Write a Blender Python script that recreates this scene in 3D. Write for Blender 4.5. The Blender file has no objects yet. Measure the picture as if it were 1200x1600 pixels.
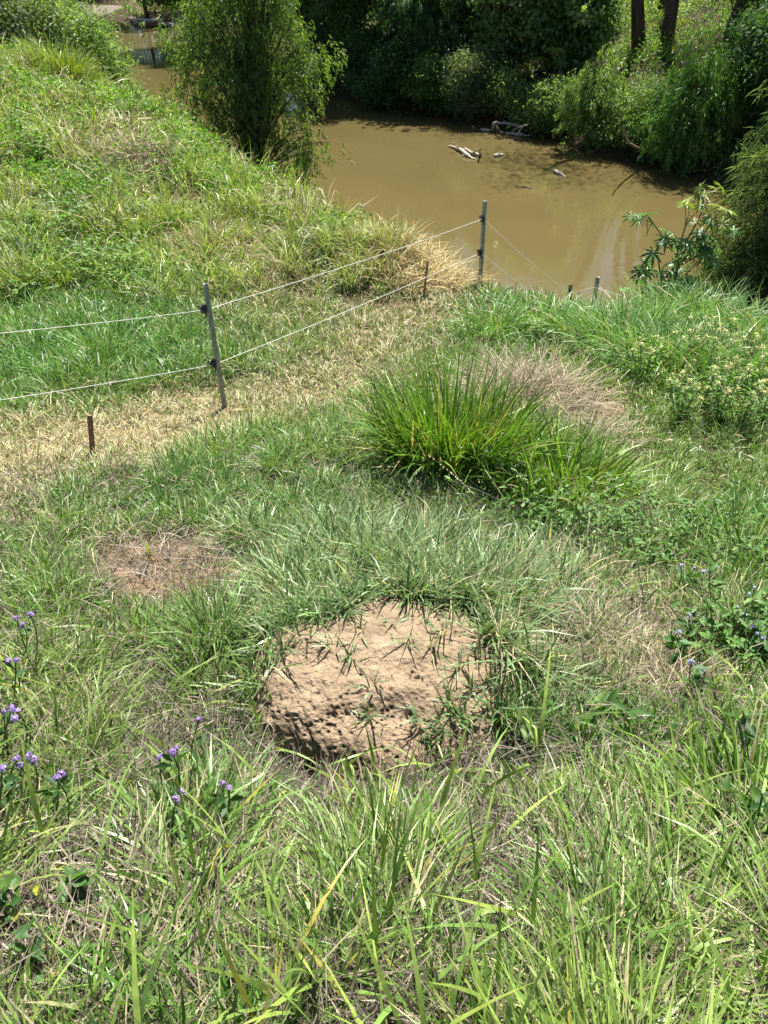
import bpy, math, random
import numpy as np
R = math.radians
rng = np.random.default_rng(7)
random.seed(7)
scene = bpy.context.scene
COL = scene.collection

# ------------------------------------------------------------------ camera, sky, sun, exposure
PITCH = R(38.0); FPX = 1203.0; CAMZ = 1.65
cam_d = bpy.data.cameras.new('camera'); cam = bpy.data.objects.new('camera', cam_d); COL.objects.link(cam)
cam.location = (0, 0, CAMZ); cam.rotation_euler = (R(90) - PITCH, 0, 0)
cam_d.sensor_fit = 'VERTICAL'; cam_d.sensor_height = 36.0; cam_d.lens = 36.0 * FPX / 1600.0
cam_d.clip_start = 0.02; cam_d.clip_end = 2000
scene.camera = cam

SUN_EL, SUN_AZ = R(60), R(14)          # azimuth clockwise from +Y (the view direction)
w = bpy.data.worlds.new('World'); scene.world = w; w.use_nodes = True
nt = w.node_tree; bg = nt.nodes['Background']
sky = nt.nodes.new('ShaderNodeTexSky'); sky.sky_type = 'NISHITA'; sky.sun_disc = False
sky.sun_elevation = SUN_EL; sky.sun_rotation = SUN_AZ
nt.links.new(sky.outputs[0], bg.inputs[0]); bg.inputs[1].default_value = 0.052
sl = bpy.data.lights.new('sun', 'SUN'); sl.energy = 5.0; sl.angle = R(0.53); sl.color = (1.0, 0.962, 0.895)
so = bpy.data.objects.new('sun', sl); COL.objects.link(so)
so.rotation_euler = (R(90) - SUN_EL, 0, -SUN_AZ + math.pi)
so.location = (0, 0, 30)
scene.view_settings.view_transform = 'Standard'; scene.view_settings.look = 'None'
scene.view_settings.exposure = 1.5; scene.view_settings.gamma = 1.0
scene.cycles.max_bounces = 8; scene.cycles.diffuse_bounces = 1; scene.cycles.glossy_bounces = 2
scene.cycles.transmission_bounces = 4; scene.cycles.transparent_max_bounces = 4

# ------------------------------------------------------------------ pixels (of the 1200x1600 photograph) to rays
cp, sp_ = math.cos(PITCH), math.sin(PITCH)
def ray(u, v):
    a = (u - 600) / FPX; b = -(v - 800) / FPX
    return np.array([a, cp + b * sp_, -sp_ + b * cp])
def at_y(u, v, Y):
    d = ray(u, v); t = Y / d[1]
    return np.array([0, 0, CAMZ]) + d * t
def at_z(u, v, z):
    d = ray(u, v); t = (z - CAMZ) / d[2]
    return np.array([0, 0, CAMZ]) + d * t
def project(x, y, z):
    dz = z - CAMZ
    depth = y * cp - dz * sp_
    up = y * sp_ + dz * cp
    depth = np.maximum(depth, 0.05)
    return 600 + FPX * x / depth, 800 - FPX * up / depth, depth

# ------------------------------------------------------------------ noise
def _h(ix, iy, seed):
    n = (ix.astype(np.int64) * 374761393 + iy.astype(np.int64) * 668265263 + seed * 974634777) & 0xffffffff
    n = ((n ^ (n >> 13)) * 1274126177) & 0xffffffff
    n = (n ^ (n >> 16)) & 0xffffffff
    return n / 4294967295.0
def vnoise(x, y, seed=0):
    x = np.asarray(x, float); y = np.asarray(y, float)
    xi = np.floor(x); yi = np.floor(y); fx = x - xi; fy = y - yi
    fx = fx * fx * (3 - 2 * fx); fy = fy * fy * (3 - 2 * fy)
    a = _h(xi, yi, seed); b = _h(xi + 1, yi, seed); c = _h(xi, yi + 1, seed); d = _h(xi + 1, yi + 1, seed)
    return (a * (1 - fx) + b * fx) * (1 - fy) + (c * (1 - fx) + d * fx) * fy
def fbm(x, y, seed=0, o=3):
    s = 0; a = 0.5; f = 1.0
    for k in range(o):
        s = s + a * (vnoise(x * f, y * f, seed + k) - 0.5); a *= 0.5; f *= 2.03
    return s

# ------------------------------------------------------------------ terrain: a smooth height field through measured points
WATER = -5.35
ctrl = []
for (u, v, Y) in [(600,1600,.55),(600,1400,.86),(600,1250,1.27),(600,850,2.95),(600,750,3.9),(600,650,5.3),(600,550,7.0),(600,480,8.8),
                  (749,452,9.6),(350,637,5.6),(150,480,8.3),(100,300,12),(100,200,15),(0,100,19),(0,300,11.5),(200,300,12.5),(190,148,21),
                  (300,220,17.5),(400,300,15),(480,338,13.3),(560,382,11.6),(350,350,11.5),(250,420,9.8),(450,430,9.6),(640,400,11.0),
                  (830,470,9.4),(950,500,8.8)]:
    ctrl.append(tuple(at_y(u, v, Y)))
ctrl += [(0,1.85,-.70),(0,2.35,-.74),(0,0,.03),(-1,.8,-.04),(-1.2,1.8,-.45),(1,.8,-.10),(1.2,1.8,-.58),(1.82,3.35,-1.2),(-1.93,3.3,-.95),
         (-3.2,5.6,-1.5),(2.45,4.96,-1.6),(2.9,6.24,-1.78),(3.56,8.0,-2.0),(-5,8.2,-1.95),(5,7.5,-2.2),(5,4,-1.7),(4,1,-.6),(-4,1,.1),(-5.5,4.5,-1.0),
         (0,-4,.1),(-8,-4,.3),(8,-4,-.5),(-12,12,-.9),(-14,20,-.6),(-20,10,.2),(-25,25,.2),(9,3,-2.2),
         (.9,11.6,-3.7),(3,11.3,-3.6),(6,10.0,-3.4),(-1.2,14.2,-3.9),(9,8,-3.6),(-3.6,18.5,-4.0),
         (1,14.6,WATER),(4,14.6,WATER),(7,13.8,WATER),(10,11.6,WATER),(13,6,WATER),(-1.0,17.2,WATER),(-3,22,WATER),(-6,28,WATER),(-10,36,WATER),(-15,47,WATER),
         (-21.5,61,WATER),(-30,76,WATER),(-40,84,WATER),
         (2,22,-6.6),(5,20,-6.6),(-1,28,-6.6),(8,20,-6.5),(11,16,-6.5),(14,11,-6.5),(-8,42,-6.5),(-14,55,-6.4),(-20,66,-6.3),(-28,81,-6.2),(5,26,-6.6),(1.5,32,-6.5),(-4,37,-6.5),(-38,90,-6.2),
         (-12.2,56.6,WATER),(-3.2,43,WATER),(1.4,37.1,WATER),(5.9,33.8,WATER),(7.06,30.5,WATER),(9,28.8,WATER),(10,26.6,WATER),(12.5,23.5,WATER),(15,19,WATER),(17.5,12,WATER),(-20.5,72,WATER),(-27,88,WATER),(-38,97,WATER),
         (3,40,-3.8),(6,44,-2.6),(8,36.5,-3.9),(11,40,-2.7),(15,46,-1.5),(9.5,33,-3.9),(12.5,35,-2.8),(11.8,30.5,-3.9),(14,32,-3.0),(13,27.5,-3.9),(16,29,-2.6),
         (20,35,-1.0),(16,23,-3.6),(19,18,-3.5),(25,25,0),(-1,47,-3.8),(2,52,-2.4),(-9,60,-3.8),(-5,66,-2.2),(-17,77,-3.9),(-24,93,-4.0),(-12,85,-1.5),
         (30,50,1.5),(10,70,1),(-34,102,-4),(-45,110,-2),(-43,80,-3.5),(-42,60,-1.0),(-26,46,-1.2),(-16,36,-2.2),(-11,27,-2.2),
         (150,0,2),(150,150,8),(-150,0,4),(-150,150,6),(0,300,12),(-100,300,12),(120,300,12),(0,-60,3),(60,60,4)]
ctrl = np.array(ctrl)
_n = len(ctrl); _c2 = 0.6 ** 2
_phi = np.sqrt(((ctrl[:, None, :2] - ctrl[None, :, :2]) ** 2).sum(2) + _c2)
_P = np.c_[np.ones(_n), ctrl[:, :2]]
_A = np.block([[_phi, _P], [_P.T, np.zeros((3, 3))]])
_w = np.linalg.solve(_A, np.r_[ctrl[:, 2], 0, 0, 0])
def terrain(x, y, rough=True):
    x = np.atleast_1d(np.asarray(x, float)).ravel(); y = np.atleast_1d(np.asarray(y, float)).ravel()
    out = np.empty(len(x))
    for i in range(0, len(x), 40000):
        xs, ys = x[i:i+40000], y[i:i+40000]
        p = np.sqrt((xs[:, None] - ctrl[None, :, 0]) ** 2 + (ys[:, None] - ctrl[None, :, 1]) ** 2 + _c2)
        out[i:i+40000] = p @ _w[:_n] + _w[_n] + _w[_n+1] * xs + _w[_n+2] * ys
    if rough:
        r = np.hypot(x, y)
        out += .19 * np.exp(-(((x - .16) / .68) ** 2 + ((y - 2.12) / .55) ** 2) ** 1.3) - .12 * np.exp(-(((x + .18) / .2) ** 2 + ((y - 1.42) / .12) ** 2))
        out += fbm(x * 0.9, y * 0.9, 3) * 0.10 * np.clip(r / 4, .3, 1) + fbm(x * 3.7, y * 3.7, 11) * 0.045
        out += (fbm(x * 0.45, y * 0.45, 21) * 0.62 + fbm(x * 1.15, y * 1.15, 23) * .55) * np.clip((r - 9) / 6, 0, 1) * (out > WATER - .2)
    return out
def hit(u, v, tmax=120):
    d = ray(u, v); t = np.concatenate([np.linspace(.3, 12, 700), np.linspace(12, tmax, 1500)])
    z = terrain(d[0] * t, d[1] * t); zr = CAMZ + d[2] * t
    k = np.argmax(zr < np.maximum(z, WATER))
    if k == 0: k = len(t) - 1
    return np.array([d[0] * t[k], d[1] * t[k], max(z[k], WATER)])

# ------------------------------------------------------------------ mesh collector
class MB:
    def __init__(s): s.v = []; s.c = []; s.t = []; s.q = []; s.n = 0
    def add(s, v, c, tris=None, quads=None):
        v = np.asarray(v, np.float32).reshape(-1, 3); c = np.asarray(c, np.float32)
        if c.ndim == 1: c = np.tile(c[None, :3], (len(v), 1))
        s.v.append(v); s.c.append(c)
        if tris is not None and len(tris): s.t.append(np.asarray(tris, np.int64).reshape(-1, 3) + s.n)
        if quads is not None and len(quads): s.q.append(np.asarray(quads, np.int64).reshape(-1, 4) + s.n)
        s.n += len(v)
    def build(s, name, mat, parent=None, origin=(0, 0, 0), smooth=True):
        me = bpy.data.meshes.new(name)
        v = np.concatenate(s.v) - np.asarray(origin, np.float32); c = np.concatenate(s.c)
        t = np.concatenate(s.t) if s.t else np.zeros((0, 3), np.int64); q = np.concatenate(s.q) if s.q else np.zeros((0, 4), np.int64)
        me.vertices.add(len(v)); me.vertices.foreach_set('co', v.ravel())
        nl = t.size + q.size; me.loops.add(nl); me.loops.foreach_set('vertex_index', np.r_[t.ravel(), q.ravel()].astype(np.int32))
        nf = len(t) + len(q); me.polygons.add(nf)
        st = np.r_[np.arange(len(t)) * 3, t.size + np.arange(len(q)) * 4].astype(np.int32)
        me.polygons.foreach_set('loop_start', st)
        me.polygons.foreach_set('use_smooth', np.full(nf, smooth))
        at = me.attributes.new('col', 'FLOAT_COLOR', 'POINT')
        at.data.foreach_set('color', np.c_[c, np.ones(len(c), np.float32)].astype(np.float32).ravel())
        me.update(calc_edges=True); me.validate()
        me.materials.append(mat)
        o = bpy.data.objects.new(name, me); COL.objects.link(o)
        if parent is not None: o.parent = parent
        else: o.location = origin
        return o
def tag(o, label=None, cat=None, group=None, kind=None):
    for k, val in (('label', label), ('category', cat), ('group', group), ('kind', kind)):
        if val: o[k] = val
    return o
def thing(name, label, cat, loc, group=None):
    o = bpy.data.objects.new(name, None); COL.objects.link(o); o.location = tuple(loc); o.empty_display_size = .1
    return tag(o, label, cat, group)

# ------------------------------------------------------------------ materials
def newmat(name):
    m = bpy.data.materials.new(name); m.use_nodes = True
    return m, m.node_tree, m.node_tree.nodes['Principled BSDF']
def leaf_mat(name, rough=.45, transl=.4, spec=.5, tint=(1.08, 1.2, .42), mott=.25):
    m, t, b = newmat(name); N = t.nodes; L = t.links
    a = N.new('ShaderNodeAttribute'); a.attribute_name = 'col'
    tc = N.new('ShaderNodeTexCoord'); ns = N.new('ShaderNodeTexNoise'); ns.inputs['Scale'].default_value = 38
    L.new(tc.outputs['Object'], ns.inputs['Vector'])
    mr = N.new('ShaderNodeMapRange'); mr.inputs['From Min'].default_value = .3; mr.inputs['From Max'].default_value = .7
    mr.inputs['To Min'].default_value = 1 - mott; mr.inputs['To Max'].default_value = 1 + mott
    L.new(ns.outputs['Fac'], mr.inputs['Value'])
    vm = N.new('ShaderNodeVectorMath'); vm.operation = 'SCALE'; L.new(a.outputs['Color'], vm.inputs[0]); L.new(mr.outputs[0], vm.inputs['Scale'])
    L.new(vm.outputs[0], b.inputs['Base Color'])
    b.inputs['Roughness'].default_value = rough; b.inputs['Specular IOR Level'].default_value = spec
    tr = N.new('ShaderNodeBsdfTranslucent'); v2 = N.new('ShaderNodeVectorMath'); v2.operation = 'MULTIPLY'; v2.inputs[1].default_value = tint
    L.new(vm.outputs[0], v2.inputs[0]); L.new(v2.outputs[0], tr.inputs['Color'])
    mx = N.new('ShaderNodeMixShader'); mx.inputs[0].default_value = transl
    L.new(b.outputs[0], mx.inputs[1]); L.new(tr.outputs[0], mx.inputs[2]); L.new(mx.outputs[0], N['Material Output'].inputs['Surface'])
    return m
def solid_mat(name, rough=.7, metal=0.0, spec=.4, scale=30, amt=.3, bump=0.0, bscale=60, stretch=None):
    m, t, b = newmat(name); N = t.nodes; L = t.links
    a = N.new('ShaderNodeAttribute'); a.attribute_name = 'col'
    tc = N.new('ShaderNodeTexCoord'); vec = tc.outputs['Object']
    if stretch:
        mp = N.new('ShaderNodeMapping'); mp.inputs['Scale'].default_value = stretch; L.new(vec, mp.inputs['Vector']); vec = mp.outputs[0]
    ns = N.new('ShaderNodeTexNoise'); ns.inputs['Scale'].default_value = scale; ns.inputs['Detail'].default_value = 5; L.new(vec, ns.inputs['Vector'])
    mr = N.new('ShaderNodeMapRange'); mr.inputs['From Min'].default_value = .3; mr.inputs['From Max'].default_value = .7
    mr.inputs['To Min'].default_value = 1 - amt; mr.inputs['To Max'].default_value = 1 + amt; L.new(ns.outputs['Fac'], mr.inputs['Value'])
    vm = N.new('ShaderNodeVectorMath'); vm.operation = 'SCALE'; L.new(a.outputs['Color'], vm.inputs[0]); L.new(mr.outputs[0], vm.inputs['Scale'])
    L.new(vm.outputs[0], b.inputs['Base Color']); b.inputs['Roughness'].default_value = rough; b.inputs['Metallic'].default_value = metal
    b.inputs['Specular IOR Level'].default_value = spec
    if bump:
        n2 = N.new('ShaderNodeTexNoise'); n2.inputs['Scale'].default_value = bscale; n2.inputs['Detail'].default_value = 6; L.new(vec, n2.inputs['Vector'])
        bp = N.new('ShaderNodeBump'); bp.inputs['Strength'].default_value = bump; bp.inputs['Distance'].default_value = .02
        L.new(n2.outputs['Fac'], bp.inputs['Height']); L.new(bp.outputs[0], b.inputs['Normal'])
    return m
M_GRASS = leaf_mat('grass_blade', .45, .29, .62)
M_DRY = leaf_mat('dry_blade', .65, .15, .25, (1.05, .95, .75))
M_LEAF = leaf_mat('tree_leaf', .52, .48, .35)
M_GLOSS = leaf_mat('glossy_leaf', .40, .42, .5)
M_PETAL = leaf_mat('petal', .6, .3, .3, (1, .95, 1.05))
M_BARK = solid_mat('bark', .9, 0, .2, 9, .4, .9, 14, (1, 1, .25))
M_WOOD = solid_mat('weathered_wood', .8, 0, .3, 12, .3, .5, 30, (1, 1, 1))
M_METAL = solid_mat('galvanised_steel', .5, .45, .5, 22, .4, .2, 60)
M_PLASTIC = solid_mat('black_plastic', .4, 0, .5, 20, .1)
M_RUST = solid_mat('rusty_steel', .85, .1, .3, 45, .45, .4, 120)
M_WIRE = solid_mat('polywire', .5, 0, .5, 160, .3)
M_MOUND = solid_mat('mound_earth', .95, 0, .12, 22, .25, .7, 70)

# ground: brown soil with straw coloured litter and darker damp patches
m, t, b = newmat('ground_soil'); N = t.nodes; L = t.links
tc = N.new('ShaderNodeTexCoord')
n1 = N.new('ShaderNodeTexNoise'); n1.inputs['Scale'].default_value = 2.2; n1.inputs['Detail'].default_value = 8; L.new(tc.outputs['Object'], n1.inputs['Vector'])
n2 = N.new('ShaderNodeTexNoise'); n2.inputs['Scale'].default_value = 55; n2.inputs['Detail'].default_value = 6; L.new(tc.outputs['Object'], n2.inputs['Vector'])
a = N.new('ShaderNodeAttribute'); a.attribute_name = 'col'
cr = N.new('ShaderNodeValToRGB'); cr.color_ramp.elements[0].position = .3; cr.color_ramp.elements[0].color = (.55, .52, .5, 1)
cr.color_ramp.elements[1].position = .72; cr.color_ramp.elements[1].color = (1.35, 1.3, 1.2, 1); L.new(n2.outputs['Fac'], cr.inputs[0])
mm = N.new('ShaderNodeMix'); mm.data_type = 'RGBA'; mm.blend_type = 'MULTIPLY'; mm.inputs[0].default_value = 1
L.new(a.outputs['Color'], mm.inputs[6]); L.new(cr.outputs[0], mm.inputs[7]); L.new(mm.outputs[2], b.inputs['Base Color'])
b.inputs['Roughness'].default_value = 1; b.inputs['Specular IOR Level'].default_value = .1
bp = N.new('ShaderNodeBump'); bp.inputs['Strength'].default_value = .8; bp.inputs['Distance'].default_value = .03
L.new(n2.outputs['Fac'], bp.inputs['Height']); L.new(bp.outputs[0], b.inputs['Normal'])
M_GROUND = m
# river: silty opaque brown water with a smooth rippled skin
m, t, b = newmat('river_water'); N = t.nodes; L = t.links
tc = N.new('ShaderNodeTexCoord'); mp = N.new('ShaderNodeMapping'); mp.inputs['Scale'].default_value = (.5, .5, 1); L.new(tc.outputs['Object'], mp.inputs['Vector'])
n1 = N.new('ShaderNodeTexNoise'); n1.inputs['Scale'].default_value = .35; n1.inputs['Detail'].default_value = 3; L.new(mp.outputs[0], n1.inputs['Vector'])
cr = N.new('ShaderNodeValToRGB'); cr.color_ramp.elements[0].position = .35; cr.color_ramp.elements[0].color = (.088, .068, .0260, 1)
cr.color_ramp.elements[1].position = .7; cr.color_ramp.elements[1].color = (.103, .080, .0315, 1); L.new(n1.outputs['Fac'], cr.inputs[0]); L.new(cr.outputs[0], b.inputs['Base Color'])
b.inputs['Roughness'].default_value = .05; b.inputs['IOR'].default_value = 1.33
n2 = N.new('ShaderNodeTexNoise'); n2.inputs['Scale'].default_value = 5; n2.inputs['Detail'].default_value = 3; L.new(mp.outputs[0], n2.inputs['Vector'])
bp = N.new('ShaderNodeBump'); bp.inputs['Strength'].default_value = .08; bp.inputs['Distance'].default_value = .05
L.new(n2.outputs['Fac'], bp.inputs['Height']); L.new(bp.outputs[0], b.inputs['Normal'])
M_WATER = m

# ------------------------------------------------------------------ palettes (linear base colours)
C = lambda *a: np.array(a, float)
LUSH, MID, LIME = C(.070, .178, .030), C(.128, .228, .052), C(.235, .318, .070)
GLAU, OLIVE, STRAW = C(.130, .208, .098), C(.160, .225, .072), C(.44, .385, .215)
THATCH, PALE, YELL = C(.36, .285, .20), C(.30, .34, .17), C(.36, .34, .07)

# ------------------------------------------------------------------ where each kind of grass grows (soft world patches, measured along the photograph)
def seg_d(u, v, pts):
    """relative distance to a polyline whose points carry a half-width"""
    best = np.full(np.shape(u), 1e9)
    for (x0, y0, w0), (x1, y1, w1) in zip(pts[:-1], pts[1:]):
        dx, dy = x1 - x0, y1 - y0
        k = np.clip(((u - x0) * dx + (v - y0) * dy) / (dx * dx + dy * dy), 0, 1)
        d = np.hypot(u - x0 - k * dx, v - y0 - k * dy) / (w0 + k * (w1 - w0))
        best = np.minimum(best, d)
    return best
def soft(d, e=.35): return np.clip((1 + e - d) / (2 * e), 0, 1)
def ell(u, v, cx, cy, rx, ry, e=.35): return soft(np.hypot((u - cx) / rx, (v - cy) / ry), e)
PATH = [(-250, 800, 120), (0, 738, 82), (150, 695, 62), (300, 655, 46), (430, 628, 36), (540, 600, 36)]
PATH2 = [(520, 610, 26), (600, 520, 52), (680, 450, 46), (650, 405, 40)]
def zones(x, y, z):
    u, v, dep = project(x, y, z)
    n = fbm(x * 1.3, y * 1.3, 31) * 1.1
    zz = {}
    n3 = fbm(x * 5, y * 5, 37)
    zz['straw'] = np.maximum(soft(seg_d(u, v, PATH) + n * .9 + n3 * .8, .55), .5 * soft(seg_d(u, v, PATH2) + n * 1.1 + n3, .6))
    zz['straw'] = zz['straw'] * np.interp(u, [230, 420, 600, 680], [1, .82, .78, 1]); zz['straw'] = np.maximum(zz['straw'], .8 * np.maximum(ell(u, v, 830, 440, 70, 22), ell(u + n3 * 60, v, 680, 425, 75, 40, .5)))
    zz['bare'] = np.maximum(ell(u + n * 60, v, 262, 888, 140, 52, .3), .7 * ell(u, v, 940, 650, 60, 40))
    zz['hill'] = np.clip((y - 8.2 - .18 * (x + 3)) / .8, 0, 1) * np.clip((-x + .9) / .8, 0, 1) * (v < 520)
    zz['olive'] = np.maximum(ell(u + n * 80, v, 520, 510, 200, 75, .5), .75 * ell(u + n * 80, v, 1090, 715, 150, 70, .5))
    zz['glau'] = ell(u + n * 100, v, 640, 975, 310, 185, .3) * (1 - zz['bare'])
    zz['near'] = np.clip((v - 1235 + n * 120) / 110, 0, 1)
    zz['dead'] = np.clip(np.maximum(np.maximum(.95 * ell(u + n * 90, v + n3 * 60, 150, 1490, 230, 150, .4), .9 * ell(u + n3 * 60, v, 400, 1330, 110, 40, .5)), np.maximum(.9 * ell(u, v + n3 * 50, 1120, 1440, 90, 90, .5), .8 * ell(u + n3 * 60, v, 820, 1330, 90, 50, .5))), 0, 1)
    return zz, u, v, dep, n

# ------------------------------------------------------------------ ground sheet
nx, ny = 320, 400
s = np.linspace(-1, 1, nx); gx = 400 / math.sinh(6.6) * np.sinh(6.6 * s)
s = np.linspace(-.45, 1, ny); gy = 2 + 600 / math.sinh(7.0) * np.sinh(7.0 * s)
X, Y = np.meshgrid(gx, gy); Z = terrain(X, Y).reshape(X.shape)
Z = np.where(np.hypot(X, Y) > 140, np.maximum(Z, 2), Z)
fx, fy, fz = X.ravel(), Y.ravel(), Z.ravel()
zz, _, _, _, nn = zones(fx, fy, fz)
base = np.tile(C(.055, .042, .028), (len(fx), 1))
base += zz['straw'][:, None] * (C(.24, .20, .11) - base) * .85
base += zz['bare'][:, None] * (C(.22, .16, .10) - base) * .9
hl = zz['hill'][:, None]; base += hl * (C(.16, .13, .07) - base) * .7
wet = np.clip((WATER + .55 - fz) / .3, 0, 1)[:, None]; base += wet * (C(.05, .038, .022) - base)
q = (np.arange(ny - 1)[:, None] * nx + np.arange(nx - 1)[None, :]).ravel()
mb = MB(); mb.add(np.c_[fx, fy, fz], base, quads=np.c_[q, q + 1, q + nx + 1, q + nx])
tag(mb.build('ground', M_GROUND), kind='structure')
mb = MB(); xs = np.linspace(-70, 40, 12); ys = np.linspace(4, 105, 12); WX, WY = np.meshgrid(xs, ys)
q = (np.arange(11)[:, None] * 12 + np.arange(11)[None, :]).ravel()
mb.add(np.c_[WX.ravel(), WY.ravel(), np.full(144, WATER)], C(.17, .11, .04), quads=np.c_[q, q + 1, q + 13, q + 12])
tag(mb.build('river', M_WATER), kind='structure')

# ------------------------------------------------------------------ the earth mound
MC = at_y(612, 1085, 1.80); MC[2] = -.66
MRX, MRY, MRZ = .56, .45, .31
def mound_top(x, y):
    r2 = ((x - MC[0]) / MRX) ** 2 + ((y - MC[1]) / MRY) ** 2
    return np.where(r2 < 1, MC[2] + .03 + MRZ * np.sqrt(np.clip(1 - r2, 0, 1)) ** .8, -1e3)
nth, nph = 620, 220
th = np.linspace(0, 2 * math.pi, nth, endpoint=False); ph = np.linspace(-.9, math.pi / 2 - .004, nph)
TH, PH = np.meshgrid(th, ph)
dx, dy, dz = np.cos(PH) * np.cos(TH), np.cos(PH) * np.sin(TH), np.sin(PH)
rr = 1 + .16 * fbm(dx * 1.8 + 3, dy * 1.8 + dz * 1.3, 51) + .08 * fbm(dx * 4, dy * 4 + dz * 3.1, 61) + .036 * fbm(dx * 13 + dz * 9, dy * 13 - dz * 11, 71)
rr += .028 * fbm(dx * 42 + dz * 20, dy * 42 - dz * 31, 76)
rr += -.15 * np.exp(-((TH - math.pi * 1.33) / .5) ** 2) * np.clip((.40 - PH) / .25, 0, 1)     # the undercut on the front left
pv = np.stack([dx, dy, dz], 2).reshape(-1, 3)
pits = np.zeros(len(pv))
for k in range(330):
    a_, e_ = rng.uniform(0, 2 * math.pi), rng.uniform(-.1, 1.35)
    if k < 230: a_ = rng.normal(math.pi * 1.34, .45); e_ = rng.uniform(.0, 1.0)
    c_ = np.array([math.cos(e_) * math.cos(a_), math.cos(e_) * math.sin(a_), math.sin(e_)])
    rad = rng.uniform(.006, .015); d2 = ((pv - c_) ** 2).sum(1)
    pits = np.maximum(pits, np.exp(-(d2 / rad ** 2) ** 2) * rng.uniform(.5, 1))
rr = rr.ravel() - .035 * pits
zf = np.where(pv[:, 2] > 0, np.abs(pv[:, 2]) ** .8, pv[:, 2])
mv = np.c_[MC[0] + MRX * pv[:, 0] * rr, MC[1] + MRY * pv[:, 1] * rr, MC[2] + .03 + MRZ * zf * rr]
idx = np.arange(nph * nth).reshape(nph, nth); nxt = np.roll(idx, -1, 1)
mq = np.stack([idx[:-1], nxt[:-1], nxt[1:], idx[1:]], 2).reshape(-1, 4)
mcol = C(.236, .174, .113)[None] * (1 + .5 * fbm(mv[:, 0] * 9, mv[:, 1] * 9, 88)[:, None])
mb = MB(); mb.add(mv, mcol, quads=mq)
tag(mb.build('earth_mound', M_MOUND, origin=tuple(MC)), 'bare sandy brown earth mound pitted with small holes, ringed by grass', 'mound')

# loose crumbs of earth fallen round the mound
mb = MB(); oc = np.array([[1, 0, 0], [0, 1, 0], [-1, 0, 0], [0, -1, 0], [0, 0, 1], [0, 0, -1]], float)
of = [(0, 1, 4), (1, 2, 4), (2, 3, 4), (3, 0, 4), (1, 0, 5), (2, 1, 5), (3, 2, 5), (0, 3, 5)]
for k in range(700):
    an = rng.uniform(0, 6.28) if k % 3 else rng.normal(math.pi * 1.4, .6); f = rng.uniform(.3, 1.35); x_, y_ = MC[0] + math.cos(an) * MRX * f, MC[1] + math.sin(an) * MRY * f
    z_ = max(terrain(x_, y_)[0], float(mound_top(x_, y_))); r_ = .002 + .008 * rng.uniform() ** 3
    mb.add(np.array([x_, y_, z_ - r_ * .2]) + oc * r_ * rng.uniform(.6, 1.3, (6, 3)), C(.25, .18, .115) * rng.uniform(.6, 1.2), of)
tag(mb.build('soil_crumbs', M_MOUND, smooth=False), kind='stuff')

# ------------------------------------------------------------------ grass
def blades(mb, root, L_, W_, az, th0, curv, c0, c1, segs=3, tw=.8):
    n = len(root)
    if n == 0: return
    tw = rng.uniform(-tw, tw, n)
    p = np.asarray(root, float).copy(); pts = [p.copy()]; dirs = []
    ca, sa = np.cos(az), np.sin(az); kink = np.where(rng.uniform(0, 1, n) < .13, rng.uniform(.5, 1.7, n), 0)
    for k in range(segs):
        t_ = th0 + curv * (k + .3) / segs + (kink if k >= 2 else 0)
        d = np.c_[np.sin(t_) * ca, np.sin(t_) * sa, np.cos(t_)]
        p = p + d * (L_ / segs)[:, None]; pts.append(p.copy())
    t_ = th0 + curv * .4
    nrm = np.c_[np.cos(t_) * ca, np.cos(t_) * sa, -np.sin(t_)]
    wv = np.c_[-sa, ca, np.zeros(n)] * np.cos(tw)[:, None] + nrm * np.sin(tw)[:, None]
    prof = {2: [.85, 1.0], 3: [.75, 1.0, .72], 4: [.65, 1.0, .92, .6], 5: [.6, .95, 1, .85, .5]}[segs]
    V = np.empty((n, 2 * segs + 1, 3)); CC = np.empty((n, 2 * segs + 1, 3))
    for k in range(segs):
        o_ = wv * (W_ * .5 * prof[k])[:, None]
        V[:, 2 * k] = pts[k] - o_; V[:, 2 * k + 1] = pts[k] + o_
        f = k / segs; CC[:, 2 * k] = CC[:, 2 * k + 1] = c0 * (1 - f) + c1 * f
    V[:, -1] = pts[-1]; CC[:, -1] = c1
    b0 = (np.arange(n) * (2 * segs + 1))[:, None]
    qs = np.concatenate([b0 + np.array([2 * k, 2 * k + 1, 2 * k + 3, 2 * k + 2])[None] for k in range(segs - 1)])
    ts = b0 + np.array([2 * segs - 2, 2 * segs - 1, 2 * segs])[None]
    mb.add(V.reshape(-1, 3), CC.reshape(-1, 3), ts, qs)

def surf(x, y):
    return np.maximum(terrain(x, y), mound_top(x, y))
def tufts(n, r0, r1, a0, a1):
    lr = np.exp(rng.uniform(math.log(r0), math.log(r1), n)); an = rng.uniform(-1, 1, n) * np.interp(np.log(lr), [math.log(.5), math.log(4), math.log(30)], [a0, (a0 + a1) / 2, a1])
    return lr * np.sin(an), lr * np.cos(an)
def mix(a, b, k): return a * (1 - k[:, None]) + b * k[:, None]

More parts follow.
